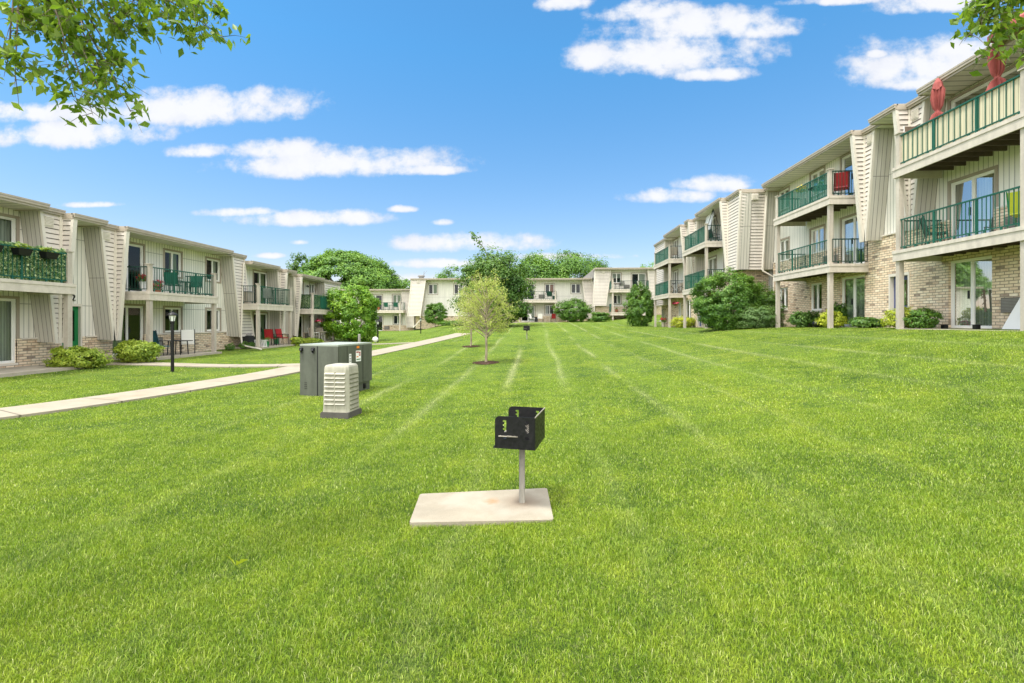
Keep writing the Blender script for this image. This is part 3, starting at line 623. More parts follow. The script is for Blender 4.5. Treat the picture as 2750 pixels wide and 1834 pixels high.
bay(ra, RB, 15.65, 16.32, 4.84, 8.9, .5, 0, RW, (.25, .28)); fin(ra, RB, 16.33, RO, 4.84, 8.9)
bay(ra, RB, 17.88, 18.47, 4.84, 8.9, .48, 0, RW, (.1, .28)); fin(ra, RB, 18.48, RO, 4.84, 8.9)
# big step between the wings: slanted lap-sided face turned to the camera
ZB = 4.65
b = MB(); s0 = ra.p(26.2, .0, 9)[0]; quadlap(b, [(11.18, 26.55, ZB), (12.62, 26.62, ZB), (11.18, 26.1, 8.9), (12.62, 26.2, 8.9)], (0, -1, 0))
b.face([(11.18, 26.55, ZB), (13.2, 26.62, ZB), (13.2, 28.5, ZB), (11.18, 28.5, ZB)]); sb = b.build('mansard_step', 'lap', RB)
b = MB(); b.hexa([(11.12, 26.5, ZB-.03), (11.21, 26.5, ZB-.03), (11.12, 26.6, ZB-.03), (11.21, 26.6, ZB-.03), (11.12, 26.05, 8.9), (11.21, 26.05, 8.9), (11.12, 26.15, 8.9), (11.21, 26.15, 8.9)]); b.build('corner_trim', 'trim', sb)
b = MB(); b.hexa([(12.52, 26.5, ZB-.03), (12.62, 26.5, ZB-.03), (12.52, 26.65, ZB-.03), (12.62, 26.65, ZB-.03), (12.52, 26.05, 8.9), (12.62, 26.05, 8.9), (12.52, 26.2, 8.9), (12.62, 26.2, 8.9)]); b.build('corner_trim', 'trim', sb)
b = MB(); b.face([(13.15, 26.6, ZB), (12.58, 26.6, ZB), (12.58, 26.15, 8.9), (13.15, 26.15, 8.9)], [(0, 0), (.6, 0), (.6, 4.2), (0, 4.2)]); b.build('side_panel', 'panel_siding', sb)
b = MB(); b.box(11.75, 12.1, 26.02, 26.08, 8.38, 8.72)
for i in range(6): b.box(11.77, 12.08, 25.99, 26.02, 8.41+i*.05, 8.435+i*.05)
b.build('louvre_vent', 'trim', sb)
b = MB(); P4 = [(11.8, 27.2, 1), (13.2, 27.2, 1), (13.2, 27.2, ZB), (11.8, 27.2, ZB)]; b.face(P4, [(0, 1), (1.4, 1), (1.4, ZB), (0, ZB)]); b.build('brick_return', 'brick', RB)
downspout(RB, [(12.56, 26.08, 8.6), (12.5, 26.4, 4.75), (12.5, 26.4, 4.55), (13.05, 26.35, 4.2), (13.08, 26.35, 1.4)], .045)
bay(rb, RB, 26.1, 27.82, ZB, 8.9, .42, 0, RW); fin(rb, RB, 27.83, RO, ZB, 8.9)
B1, B2, B3 = 1.4, 3.93, 6.62
RH2 = [(31.19, 32.7, B3+.04, B3+2.05, 'door', ('r', 'curtain')), (31.19, 32.7, B2+.04, B2+2.1, 'door', ('r', 'curtain')), (30.9, 31.8, B1+.8, B1+1.95, 'window', ('r', 'curtain')),
 (39.45, 40.75, B3+.04, B3+2.05, 'door', ('r', 'curtain')), (39.45, 40.75, B2+.04, B2+2.1, 'door', ('r', 'curtain')), (38.5, 39.4, B1+.7, B1+1.9, 'window', ('r', 'curtain')), (28.9, 29.9, B3+.95, B3+2.0, 'window', ('r', 'curtain')), (29.0, 29.9, B2+.95, B2+2.0, 'window', ('r', 'curtain')), (36.0, 37.4, B1, B1+2.05, 'door', (None, 'curtain'))]
RD2 = (33.7, 34.6, B1, B1+2.0)
zc2 = B2+.95; wall(rb, RB, 27.2, 44.4, zc2, 8.85, RW, [h[:4] for h in RH2]); wall(rb, RB, 27.2, 44.4, 1.0, zc2, RW+.045, [h[:4] for h in RH2]+[RD2], 'brick', 'brick_base', .2); cap_strip(rb, RB, cut(27.9, 44.4, RH2, zc2), zc2, RW+.03)
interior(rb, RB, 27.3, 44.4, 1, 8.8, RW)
for h in RH2:
    g = h[2] < 3 or h[4] == 'x'; window(rb, RB, *h[:4], RW+(.045 if g else 0), h[4], h[5], trim=not g, dep=.2 if g else .12)
entry_door(rb, RB, *RD2, RW+.045, 'bluepaint', dep=.2)
bay(rb, RB, 32.96, 33.5, 4.75, 8.8, .45, 0, RW); fin(rb, RB, 33.52, RO, 4.75, 8.8); bay(rb, RB, 34.85, 35.28, 4.75, 8.8, .4, 0, RW); fin(rb, RB, 35.3, RO, 4.75, 8.8); bay(rb, RB, 41.05, 44.44, 3.2, 8.8, .5, 0, RW)
for a, c, vo, z in ((7, 15.36, RO, ZR), (15.38, 16.3, .06, ZR-.02), (16.32, 17.5, RO, ZR-.02), (17.52, 18.45, .06, ZR-.04), (18.47, 25.52, RO, ZR-.02), (25.54, 26.08, .06, ZR-.04)): roof(ra, RB, a, c, vo, z)
for a, c, vo, z in ((26.1, 27.8, .06, 9.0), (27.82, 32.0, RO, 8.99), (32.02, 33.5, .06, 8.98), (33.52, 34.3, RO, 8.97), (34.32, 35.28, .06, 8.96), (35.3, 39.8, RO, 8.98), (39.82, 44.5, .06, 8.95)): roof(rb, RB, a, c, vo, z)
backbox(ra, RB, 7, 27, 1, 8.9, RW); backbox(rb, RB, 27.21, 44.4, 1, 8.8, RW)
balcony(ra, RB, 11.6, 15.75, RW+.05, RF, A2, farside=True); balcony(ra, RB, 11.6, 15.75, RW+.05, RF, A3, scr='bamboo', sp=.18)
balcony(ra, RB, 19.12, 23.36, RW+.05, RF, A2); balcony(ra, RB, 19.12, 23.36, RW+.05, RF, A3, scr='green_screen')
for u in (11.77, 15.66, 19.22, 23.26):
    posts(ra, RB, [u], RF, 1.3, A2-.34, False); posts(ra, RB, [u], RF, A2, A3-.34, False); posts(ra, RB, [u], RF, A3, A3+1.06)
balcony(rb, RB, 28.9, 33.23, RW+.05, RF, B2, scr='green_screen', side_mat='darkgreen'); balcony(rb, RB, 28.9, 33.23, RW+.05, RF, B3, scr='green_screen'); balcony(rb, RB, 36.75, 41.28, RW+.05, RF, B2, scr='green_screen'); balcony(rb, RB, 36.75, 41.28, RW+.05, RF, B3, scr='green_screen')
for u in (28.99, 33.13, 36.84, 41.18):
    posts(rb, RB, [u], RF, 1.1, B2-.34, False); posts(rb, RB, [u], RF, B2, B3-.34, False); posts(rb, RB, [u], RF, B3, B3+1.06)
ac_unit(ra, RB, 13.1, A1+.45, RW+.05); ac_unit(ra, RB, 13.0, A2+.2, RW+.05); ac_unit(ra, RB, 21.0, A2+.15, RW+.05); ac_unit(ra, RB, 20.95, A1+.25, RW+.05)
slab('pavement', [(11.7, 11.9), (13.2, 11.9), (13.2, 15.7), (11.7, 15.7)], A1-.02)
# ================= far building (four stepped sections, one building)
FB = thing('apartment_building', 'distant two-storey apartment block closing the lawn, stepping up the slope to the right', 'apartment building', (-3, 58, 1.4))
def far_unit(YB, u0, u1, zt, z2, z1, zc, zg, holes, ov=.4):
    f = Frame((0, YB, 0), (1, 0, 0), (0, -1, 0)); vw = -.6
    wall(f, FB, u0, u1, zc, zt-.17, vw, [h[:4] for h in holes]); wall(f, FB, u0, u1, zg, zc, vw+.045, [h[:4] for h in holes], 'brick', 'brick_base', .17); cap_strip(f, FB, cut(u0, u1, holes, zc), zc, vw+.03)
    interior(f, FB, u0, u1, zg, zt-.2, vw)
    for h in holes: window(f, FB, *h[:4], vw, h[4], h[5])
    backbox(f, FB, u0, u1, zg, zt-.2, vw); return f
f = far_unit(59, -27, -15.9, 5.87, 3.15, .5, 1.25, -.3, [(-21.77, -20.0, 3.17, 5.19, 'door', ('l', 'curtain')), (-21.7, -19.95, .5, 2.5, 'door', ('l', 'curtain')), (-18.63, -17.51, 4.04, 5.21, 'window', ('f', 'curtain_green')), (-18.54, -17.41, 1.36, 2.53, 'window', ('r', 'curtain'))])
bay(f, FB, -17.36, -15.75, .95, 5.66, .75, .1, -.6); bay(f, FB, -25, -22.3, 1, 5.66, .5, -.5, -.6); roof(f, FB, -27, -16.0, .4, 5.87)
balcony(f, FB, -21.9, -16.8, -.55, .95, 3.15, rmat='darkgreen', side_mat='green'); posts(f, FB, [-21.8, -17.22], .95, 0, 2.8, False); posts(f, FB, [-17.22], .95, 3.15, 4.22); ac_unit(f, FB, -19.7, .7, -.55)
f = far_unit(57.5, -15.2, -3.2, 7.07, 4.35, 1.8, 2.42, .8, [(-13.58, -12.43, 5.16, 6.42, 'window', ('r', 'curtain_green')), (-10.32, -9.2, 5.16, 6.42, 'window', ('r', 'curtain')), (-13.58, -12.43, 2.6, 3.79, 'window', ('r', 'curtain')), (-7.5, -6.4, 5.16, 6.4, 'window', ('l', 'curtain')), (-5.9, -4.4, 1.85, 3.9, 'door', ('l', 'curtain_red')), (-5.9, -4.4, 4.4, 6.4, 'door', ('l', 'curtain'))])
bay(f, FB, -15.53, -13.67, 2.41, 6.95, -.45, -.69, -.6, vf=.35, vent=(.75, .35)); roof(f, FB, -15.6, -3.2, .4, 7.07); downspout(FB, [(-9.6, 57.3, 6.8), (-9.6, 57.3, 1.5)], .05); downspout(FB, [(-14.3, 57.0, 2.5), (-14.35, 57.0, 1.9), (-15.1, 56.5, .95)], .05)
b = MB(); b.box(-10.5, -9.6, 57.4, 57.9, 7.07, 7.12); b.lathe([(.32, 7.05), (.32, 7.4), (.45, 7.42), (.45, 7.55), (.2, 7.62)], -14.6, 58.6, 12); b.tube([(-14.3, 58.4, 7.1), (-14.2, 58.4, 8.1)], .03, 5); b.tube([(-14.3, 58.4, 7.6), (-13.8, 58.4, 8.2)], .02, 5); b.build('roof_vent', 'grey_box', FB)
f = far_unit(56, -3.0, 6.2, 6.88, 4.3, 1.72, 2.42, 1.2, [(-1.85, -.2, 4.34, 6.25, 'door', ('l', 'curtain')), (1.07, 2.19, 5.12, 6.28, 'window', ('r', 'curtain_red')), (4.22, 5.35, 5.12, 6.3, 'window', (None, 'curtain')), (-1.81, -.16, 1.74, 3.66, 'door', ('r', 'curtain')), (1.07, 2.15, 2.57, 3.73, 'window', ('s', 'curtain'))])
bay(f, FB, -3.1, -2.3, 2.2, 6.7, .1, -.3, -.6); bay(f, FB, 5.46, 6.7, 2.1, 6.7, .6, .5, -.6); roof(f, FB, -3.0, 6.6, .4, 6.88)
balcony(f, FB, -2.2, 2.4, -.55, .95, 4.3, rmat='darkgreen', near=True); posts(f, FB, [-2.0, 2.27], .95, 1.3, 3.96, False); posts(f, FB, [2.27], .95, 4.3, 5.36); ac_unit(f, FB, .3, 4.55, -.6, .75, .45)
f = far_unit(54.5, 6.9, 20, 7.92, 5.38, 2.76, 3.5, 1.4, [(8.89, 9.93, 6.23, 7.39, 'window', ('h', 'curtain')), (11.14, 12.77, 5.4, 7.35, 'door', ('r', 'curtain')), (9.02, 9.93, 3.78, 4.84, 'window', ('r', 'curtain')), (11.14, 12.77, 2.8, 4.8, 'door', ('r', 'curtain')), (15.5, 17, 5.4, 7.3, 'door', ('r', 'curtain'))])
bay(f, FB, 6.8, 8.68, 3.57, 7.75, -.24, -.56, -.6, vent=(.8, .35)); bay(f, FB, 12.85, 14.6, 3.57, 7.75, .3, -.3, -.6); roof(f, FB, 6.75, 20, .4, 7.92)
balcony(f, FB, 8.55, 12.8, -.55, .95, 5.38, rmat='darkgreen', side_mat='green'); balcony(f, FB, 8.55, 12.8, -.55, .95, 2.76, rmat='darkgreen', side_mat='green'); posts(f, FB, [8.72, 12.7], .95, 1.3, 5.04, False); posts(f, FB, [8.72], .95, 5.38, 6.6); ac_unit(f, FB, 10.25, 5.6, -.6)
b = MB(); b.face([(5.5, 56.3, 6.9), (6.8, 55.4, 6.9), (6.8, 55.4, 7.9), (6.8, 58, 7.9)]); b.face([(5.5, 56.3, 6.9), (6.8, 58, 7.9), (5.5, 58, 6.9)]); b.build('roof_valley', 'roofing', FB)
# ---------------------------------------------------------------- vegetation
def leaf_mesh(name, C, Nn, size, m, parent, rng, asp=1.8, fold=.25, droop=None):
    """one folded kite-shaped leaf per centre"""
    n = len(C); T = rng.normal(size=(n, 3))
    if droop is not None: T = T*.55 + np.array([0, 0, -droop])
    T -= (T*Nn).sum(1, keepdims=True)*Nn; T /= np.linalg.norm(T, axis=1, keepdims=True)+1e-9; B_ = np.cross(Nn, T)
    s = (size*(.6+.8*rng.random(n)))[:, None]; w = s/asp
    a = C-T*s*.5; b = C+B_*w*.5+Nn*w*fold+T*s*-.08; c = C+T*s*.5; d = C-B_*w*.5+Nn*w*fold+T*s*-.08
    V = np.stack([a, b, c, d], 1).reshape(-1, 3); i = np.arange(n)*4
    return fast_mesh(name, V, np.concatenate([np.stack([i, i+1, i+2], 1), np.stack([i, i+2, i+3], 1)]), m, parent)
def cloud(center, rad, n, nclump, seed, shell=.55, cr=.28, flat=0.0, noise_=.12, low=-1.0):
    """leaf centres grouped into clumps over an irregular ellipsoid crown"""
    nclump *= 3; cr *= .85; r_ = np.random.default_rng(seed); D = r_.normal(size=(nclump*3, 3)); D /= np.linalg.norm(D, axis=1, keepdims=True); D = D[D[:, 2] > low][:nclump]
    rr = shell+(1-shell)*r_.random(len(D))**.6; lump = 1+noise_*(np.sin(D[:, 0]*5+seed)+np.sin(D[:, 1]*6+seed*2)+np.sin(D[:, 2]*5+seed*3))/1.6
    CC = D*(rr*lump)[:, None]; k = r_.integers(0, len(CC), n); O = r_.normal(size=(n, 3)); O /= np.linalg.norm(O, axis=1, keepdims=True); O *= (r_.random(n)**.45)[:, None]
    cs = cr*(.6+.8*r_.random(len(CC))); Q = CC[k]+O*cs[k][:, None]*np.array([1, 1, .75]); Nn = O*.8+D[k]*.7+np.array([0, 0, .55])+r_.normal(size=(n, 3))*.35; Nn /= np.linalg.norm(Nn, axis=1, keepdims=True)
    return np.array(center)+Q*np.array(rad), Nn, r_, np.array(center)+CC*np.array(rad)
def limbs(b, base, fork, tips, r0, rng, n=7, wob=.06):
    base = Vector(base); fork = Vector(fork); h = (fork-base).length
    b.tube([base-Vector((0, 0, .15)), base+Vector((0, 0, .02)), base.lerp(fork, .3), base.lerp(fork, .7), fork], [r0*1.5, r0*1.25, r0, r0*.88, r0*.8], n)
    for t in tips:
        t = Vector(t); m1 = fork.lerp(t, .35)+Vector((rng.normal()*wob, rng.normal()*wob, abs(rng.normal())*wob)); m2 = fork.lerp(t, .7)+Vector((rng.normal()*wob, rng.normal()*wob, 0))
        b.tube([fork-Vector((0, 0, r0*.5)), m1, m2, t], [r0*.55, r0*.4, r0*.22, r0*.06], 5)
def tree(name, label, x, y, rad, zc, n, ncl, size, m, seed, trunk=.2, group=None, tips=14, cat='tree', zf=None, barkm='bark', **kw):
    z = g1(x, y); t = thing(name, label, cat, (x, y, z), group=group); C, Nn, rg, CC = cloud((x, y, zc), rad, n, ncl, seed, **kw)
    ok = C[:, 2] > z+.05; leaf_mesh('crown', C[ok], Nn[ok], size, m, t, rg)
    b = MB(); idx = rg.choice(len(CC), min(tips, len(CC)), replace=False); limbs(b, (x, y, z), (x, y, zf if zf else zc-rad[2]*.55), [CC[i] for i in idx], trunk, rg, wob=rad[0]*.08)
    b.build('trunk', barkm, t, smooth=True); return t
def shrub(name, label, x, y, rad, n, size, m, seed, group=None, ncl=60, zc=None, stems=7, **kw):
    z = g1(x, y); t = thing(name, label, 'shrub', (x, y, z), group=group); zc = z+rad[2]*.82 if zc is None else zc
    kw.setdefault('shell', .5); kw.setdefault('cr', .3); C, Nn, rg, CC = cloud((x, y, zc), rad, n, ncl, seed, **kw); C[:, 2] = np.maximum(C[:, 2], z+.02+.06*rg.random(len(C)))
    leaf_mesh('foliage', C, Nn, size, m, t, rg); b = MB()
    for i in rg.choice(len(CC), min(stems, len(CC)), replace=False): b.tube([(x+rg.normal()*.06, y+rg.normal()*.06, z-.05), tuple((np.array([x, y, z])+CC[i])/2), tuple(CC[i])], [.022, .015, .006], 5)
    b.build('stems', 'bark', t); return t
# far trees beyond the roofs
tree('spreading_tree', 'broad dome-crowned green tree behind the left roofs with sky showing between its limbs', -30.4, 73, (8.0, 6.5, 5.7), 6.9, 60000, 170, .33, 'leaf_tree', 3, trunk=.34, tips=34, low=-.25, shell=.74, cr=.16, zf=5.2, noise_=.08)
tree('slender_tree', 'thin dark airy tree at the left edge of the broad dome-crowned tree', -39.5, 76, (2.2, 2.2, 5.0), 8.6, 9000, 40, .3, 'leaf_dark', 5, tips=14, shell=.2, cr=.22, zf=6)
tree('background_tree', 'low green treetop between the dome-crowned tree and the slanted roof bay with a vent', -22.5, 76, (3.4, 3, 4.2), 4.6, 9000, 50, .3, 'leaf_tree', 6)
tree('background_tree', 'green treetops just above the flat roof left of the dark leafy tree', -13.3, 74, (3.4, 3, 3.8), 6.6, 10000, 55, .3, 'leaf_tree', 7)
tree('background_tree', 'green treetop behind the left shoulder of the dark leafy tree', -8.6, 76, (4.2, 3, 4.6), 6.9, 12000, 55, .3, 'leaf_dark', 8)
tree('background_tree', 'big bushy green tree above the flat roof, just right of the dark leafy tree', .3, 75, (4.8, 4, 5.2), 7.2, 30000, 110, .3, 'leaf_tree', 9, cr=.28)
tree('background_tree', 'tallest bushy green tree above the flat roof right of centre', 6.2, 76, (5.0, 4, 5.4), 7.3, 32000, 110, .3, 'leaf_tree', 10, cr=.28)
tree('background_tree', 'green tree rising behind the step in the far roof', 10.2, 78, (3.4, 3, 4.4), 6.5, 12000, 60, .3, 'leaf_dark', 11)
tree('background_tree', 'small pale treetop over the far roof beside the right-hand building', 19.3, 72, (3.2, 3, 3.6), 8.0, 7000, 40, .26, 'leaf_bright', 12, shell=.3)
t = tree('dark_leafy_tree', 'dark green leafy tree with a thin leader on top, behind the young trees', -4.0, 45, (3.3, 3.2, 3.3), 4.6, 34000, 110, .24, 'leaf_dark', 14, trunk=.16, tips=20, shell=.38, cr=.32, noise_=.2)
rg = np.random.default_rng(5); b = MB(); lead = [(-4.6, 45, 7.6), (-5.0, 45, 8.8), (-5.6, 45, 9.5), (-6.35, 45, 10.4)]; b.tube(lead, [.05, .035, .025, .012], 5); b.build('leader', 'bark', t)
C = np.array([np.array(lead[0])*(1-s)+np.array(lead[2])*s if k % 2 else np.array(lead[2])*(1-s)+np.array(lead[3])*s for k, s in enumerate(rg.random(130))])+rg.normal(size=(130, 3))*.17; Nn = rg.normal(size=(130, 3)); Nn /= np.linalg.norm(Nn, axis=1, keepdims=True); leaf_mesh('leader_leaves', C, Nn, .26, 'leaf_dark', t, rg)
# young willowy trees on the lawn
def young(label, x, y, h, r_, n, seed, n_=0):
    z = g1(x, y); t = thing('young_tree', label, 'tree', (x, y, z), group='young trees planted in the lawn'); rg = np.random.default_rng(seed); b = MB(); leaves = []; fz = z+h*.27
    b.tube([(x, y, z-.1), (x, y, z+.03), (x+.02, y, z+h*.15), (x+.01, y, fz)], [.06, .052, .045, .042], 8)
    nb = 46
    for i in range(nb):
        a = i*2.4+rg.random(); k = i/nb; rr = r_*(.62+.38*math.sin(math.pi*(.22+.72*k)))*(.75+.35*rg.random())*(1-.35*k); tip = Vector((x+math.cos(a)*rr, y+math.sin(a)*rr, z+h*(.36+.64*k**.85)*(.93+.1*rg.random())))
        s = Vector((x+.02, y, fz+(h*.42)*k)); m1 = s.lerp(tip, .4)+Vector((0, 0, .10*h*(1-k)*.5)); m2 = s.lerp(tip, .75)+Vector((rg.normal()*.04, rg.normal()*.04, .03)); b.tube([s, m1, m2, tip], [.024, .016, .009, .003], 4)
        for j in range(9):
            q = m1.lerp(tip, rg.random()**.8); w = Vector((rg.normal(), rg.normal(), rg.normal()*.7-.15)).normalized()*(.16+.26*rg.random()); b.tube([q, q+w*.5+Vector((0, 0, .02)), q+w], [.005, .003, .001], 3, cap=False); leaves.append((q, w))
    b.tube([(x+.01, y, fz), (x+.03, y, z+h*.6), (x, y, z+h*.97)], [.04, .022, .004], 6); b.build('trunk', 'bark_young', t, smooth=True)
    k = rg.integers(0, len(leaves), n); Q = np.array([leaves[i][0] for i in k]); Wv = np.array([leaves[i][1] for i in k]); C = Q+Wv*(rg.random(n)**.7*1.25)[:, None]+rg.normal(size=(n, 3))*.045
    Nn = rg.normal(size=(n, 3))+np.array([0, -.2, .5]); Nn /= np.linalg.norm(Nn, axis=1, keepdims=True); leaf_mesh('crown', C, Nn, .068, 'leaf_willow', t, rg, asp=3.2, droop=.4)
    mu = MB(); R_ = .47
    mu.v.append((x, y, g1(x, y)+.05)); ring = []
    for i in range(28): a = i*2*math.pi/28; rr = R_*(1+.1*math.sin(3*a)+.06*math.sin(7*a)); ring.append((x+rr*math.cos(a), y+rr*math.sin(a), g1(x+rr*math.cos(a), y+rr*math.sin(a))+.015))
    mu.v += ring
    for i in range(28): mu.f.append((0, 1+i, 1+(i+1) % 28)); mu.uv += [(0, 0)]*3; mu.mi.append(0)
    for i in range(420):
        a = rg.random()*6.28; rr = R_*math.sqrt(rg.random())*1.08; px, py = x+rr*math.cos(a), y+rr*math.sin(a); mu.cbox(px, py, g1(px, py)+.03+.03*(1-rr/R_), .05, .012, .008, rx=rg.random(), ry=rg.random()-.5, rz=rg.random()*3)
    at(x, y, z); tag(mu.build('mulch_ring', 'mulch'), 'ring of dark bark mulch around the base of the '+('nearer' if seed == 21 else 'farther')+' young tree', 'mulch', 'mulch rings around the young trees')
    return t
young('nearer and larger yellow-green young tree with a thin straight trunk in the lawn', -1.9, 17.55, 3.45, 1.2, 9000, 21)
young('farther and smaller yellow-green young tree partly hidden by the nearer one', -3.55, 25.2, 3.2, 1.05, 6000, 22)
# shrubs
shrub('large_shrub', 'tall leaning bright green shrub at the far end of the left building', -14.0, 34.6, (2.0, 1.7, 2.05), 28000, .15, 'leaf_bright', 31, ncl=90, zc=2.35, shell=.6, cr=.22, noise_=.16, stems=16)
shrub('round_shrub', 'tall rounded hedge shrub beside the far end of the right-hand building', 9.45, 43.2, (1.3, 1.3, 2.05), 19000, .13, 'leaf_bush', 32, ncl=80, zc=3.0, shell=.65, cr=.2, noise_=.06)
shrub('large_shrub', 'biggest dark green mounded bush in front of the stepped bay of the right-hand building', 10.05, 25.3, (1.75, 1.5, 1.55), 34000, .10, 'leaf_bush', 33, ncl=110, shell=.62, cr=.2, noise_=.1, zc=2.85)
shrub('leafy_shrub', 'darker bush tucked behind the biggest mounded bush against the brick corner', 12.1, 25.9, (1.1, .8, 1.15), 9000, .10, 'leaf_dark', 34, ncl=50, zc=2.65)
shrub('low_shrub', 'loose grey-green willowy shrub right of the biggest mounded bush', 11.1, 23.9, (1.1, .8, .62), 12000, .085, 'leaf_grey', 35, ncl=70, shell=.3, zc=1.95)
shrub('low_shrub', 'low dark leafy plant at the foot of the brick wall under the middle balcony window', 12.4, 22.0, (.75, .6, .42), 5000, .10, 'leaf_dark', 36, ncl=40, shell=.3)
shrub('round_shrub', 'rounded dark shrub against the far building left of the dark leafy tree', -12.15, 56.0, (1.35, .9, 1.35), 11000, .14, 'leaf_bush', 37, ncl=60, shell=.6, cr=.22, noise_=.08, zc=2.65)
shrub('wide_shrub', 'wide flat-topped green hedge shrub in front of the far lap-sided bay', 4.3, 54.2, (2.05, 1.0, 1.4), 15000, .15, 'leaf_bush', 38, ncl=80, shell=.6, cr=.22, zc=2.95)
shrub('low_shrub', 'low dark green planting on the slope under the far stepped bay', 7.2, 52.6, (1.1, .6, .6), 4500, .14, 'leaf_bush', 39, ncl=40)
shrub('yellow_shrub', 'yellow-green leafy shrub in front of the green entrance door', -15.25, 14.72, (.78, .6, .38), 9000, .075, 'leaf_shrub', 41, 'yellow-green shrubs by the green door', zc=.56, shell=.55)
shrub('yellow_shrub', 'rounder and taller yellow-green shrub beside the patio of the left building', -14.95, 16.75, (.68, .62, .44), 9000, .075, 'leaf_shrub', 42, 'yellow-green shrubs by the green door', zc=.64, shell=.55)
shrub('golden_shrub', 'bright golden shrub under the blue entrance door beside a balcony post', 12.0, 16.0, (.45, .4, .36), 4500, .055, 'leaf_yellow', 43, zc=1.85)
shrub('green_shrub', 'small dark green round shrub right of the golden shrub at the balcony post', 12.2, 15.35, (.42, .35, .35), 4000, .06, 'leaf_bush', 44, zc=1.85)
shrub('golden_shrub', 'bright golden shrub in front of the ground-floor sliding door of the middle balcony', 12.0, 19.6, (.52, .45, .34), 5000, .055, 'leaf_yellow', 45, zc=1.84)
shrub('leafy_plant', 'upright leafy green plant behind the golden shrub at the sliding door', 12.75, 20.3, (.35, .3, .5), 1600, .09, 'leaf_bush', 46, zc=2.1, shell=.2)
shrub('low_plant', 'low dark broad-leaved plant between the two golden shrubs', 12.5, 18.3, (.6, .35, .2), 1500, .14, 'leaf_dark', 47, zc=1.72, shell=.2)
shrub('golden_shrub', 'distant golden shrub between the balcony posts of the far wing', 10.9, 35.3, (.9, .6, .42), 5000, .08, 'leaf_yellow', 48, zc=1.7)
for i, (x, y, nm) in enumerate([(-15.9, 23.4, 'nearest'), (-15.9, 24.6, 'middle'), (-15.8, 25.0, 'farthest')]):
    shrub('boxwood', nm+' of the small dark boxwood plants at the brick foot beside the left downspout', x, y, (.26, .26, .2), 1100, .05, 'leaf_bush', 50+i, 'boxwoods by the left downspout', ncl=20, zc=g1(x, y)+.2, stems=3)
shrub('low_plant', 'bright green hosta clump at the post beside the red chairs', -15.1, 28.6, (.45, .4, .3), 900, .16, 'leaf_shrub', 54, zc=.5, shell=.2); shrub('low_plant', 'low bright green plants below the ivy-screened balcony', -15.2, 30.6, (.8, .4, .22), 1500, .14, 'leaf_shrub', 55, zc=.42, shell=.2)
shrub('ground_plants', 'strip of low green plants at the foot of the far building beside the round shrub', -8.2, 52.5, (3.0, .8, .35), 5000, .14, 'leaf_bush', 56, shell=.2)
# overhanging branches in the foreground
def hanging(label, root, ends, n, seed, size, spread, trunkpts):
    t = thing('overhanging_tree', label, 'tree', trunkpts[0], group=None); rg = np.random.default_rng(seed); b = MB(); b.tube(trunkpts+[root], [.16]+[.12]*(len(trunkpts)-1)+[.03], 9); b.build('trunk', 'bark', t, smooth=True)
    b = MB(); tw = []
    for e in ends:
        e = Vector(e); r0 = Vector(root); mid = r0.lerp(e, .5)+Vector((0, 0, .10)); b.tube([r0, r0.lerp(mid, .6)+Vector((0, 0, .03)), mid, mid.lerp(e, .6)+Vector((0, 0, .02)), e], [.012, .009, .006, .004, .0015], 5)
        for j in range(16):
            s = rg.random()**.6; q = mid.lerp(e, s) if rg.random() < .75 else r0.lerp(mid, s); w = Vector((rg.normal()*.7, rg.normal()*.7, -abs(rg.normal())*.6)).normalized()*(spread*(.4+.8*rg.random())); b.tube([q, q+w*.5+Vector((0, 0, .015)), q+w], [.003, .002, .001], 3, cap=False); tw.append((q, w))
    b.build('twigs', 'bark', t); k = rg.integers(0, len(tw), n); Q = np.array([tw[i][0] for i in k]); Wv = np.array([tw[i][1] for i in k]); C = Q+Wv*(rg.random(n)*1.1)[:, None]+rg.normal(size=(n, 3))*.03
    Nn = rg.normal(size=(n, 3)); Nn /= np.linalg.norm(Nn, axis=1, keepdims=True); leaf_mesh('leaves', C, Nn, size, 'leaf_hang', t, rg, asp=2.0, fold=.22, droop=1.0); return t
def pp(px, py, d):  # a point seen in direction px,py at depth d
    lat = (px-1375)/1250*d; return (lat*A-d*B, lat*B+d*A, EYE+(862-py)/1250*d)
hanging('leafy branches hanging into the top left corner from a tree beside the camera', pp(60, -160, 3.0),
 [pp(330, 90, 3.2), pp(560, 60, 3.5), pp(300, 250, 3.1), pp(180, 130, 2.9), pp(420, 110, 3.4), pp(60, 60, 2.9), pp(240, 210, 3.3), pp(20, 170, 2.8), pp(480, 10, 3.5), pp(130, 30, 3.2), pp(540, 20, 3.3), pp(520, 100, 3.4), pp(330, 200, 3.2), pp(280, 275, 3.0), pp(210, 285, 3.1), pp(40, 230, 2.8), pp(400, 30, 3.1), pp(220, 60, 3.0), pp(610, 30, 3.4), pp(600, 100, 3.5), pp(350, 300, 3.2), pp(250, 310, 3.1)], 2500, 61, .066, .19, [(-5.2, .6, 0), (-5.0, .7, 2), (-4.6, 1.2, 3.6)])
hanging('leafy branch hanging into the top right corner in front of the red umbrellas', pp(2860, -150, 3.0),
 [pp(2600, 40, 3.2), pp(2610, 95, 3.1), pp(2680, 100, 3.3), pp(2720, 40, 3.1), pp(2650, -20, 3.0), pp(2770, 120, 3.2), pp(2590, 110, 3.1), pp(2640, 150, 3.2), pp(2620, 10, 3.1), pp(2740, 160, 3.4)], 1000, 62, .062, .15, [(6.2, 1.2, 0.6), (6.0, 1.4, 2.4), (4.6, 2.2, 3.8)])
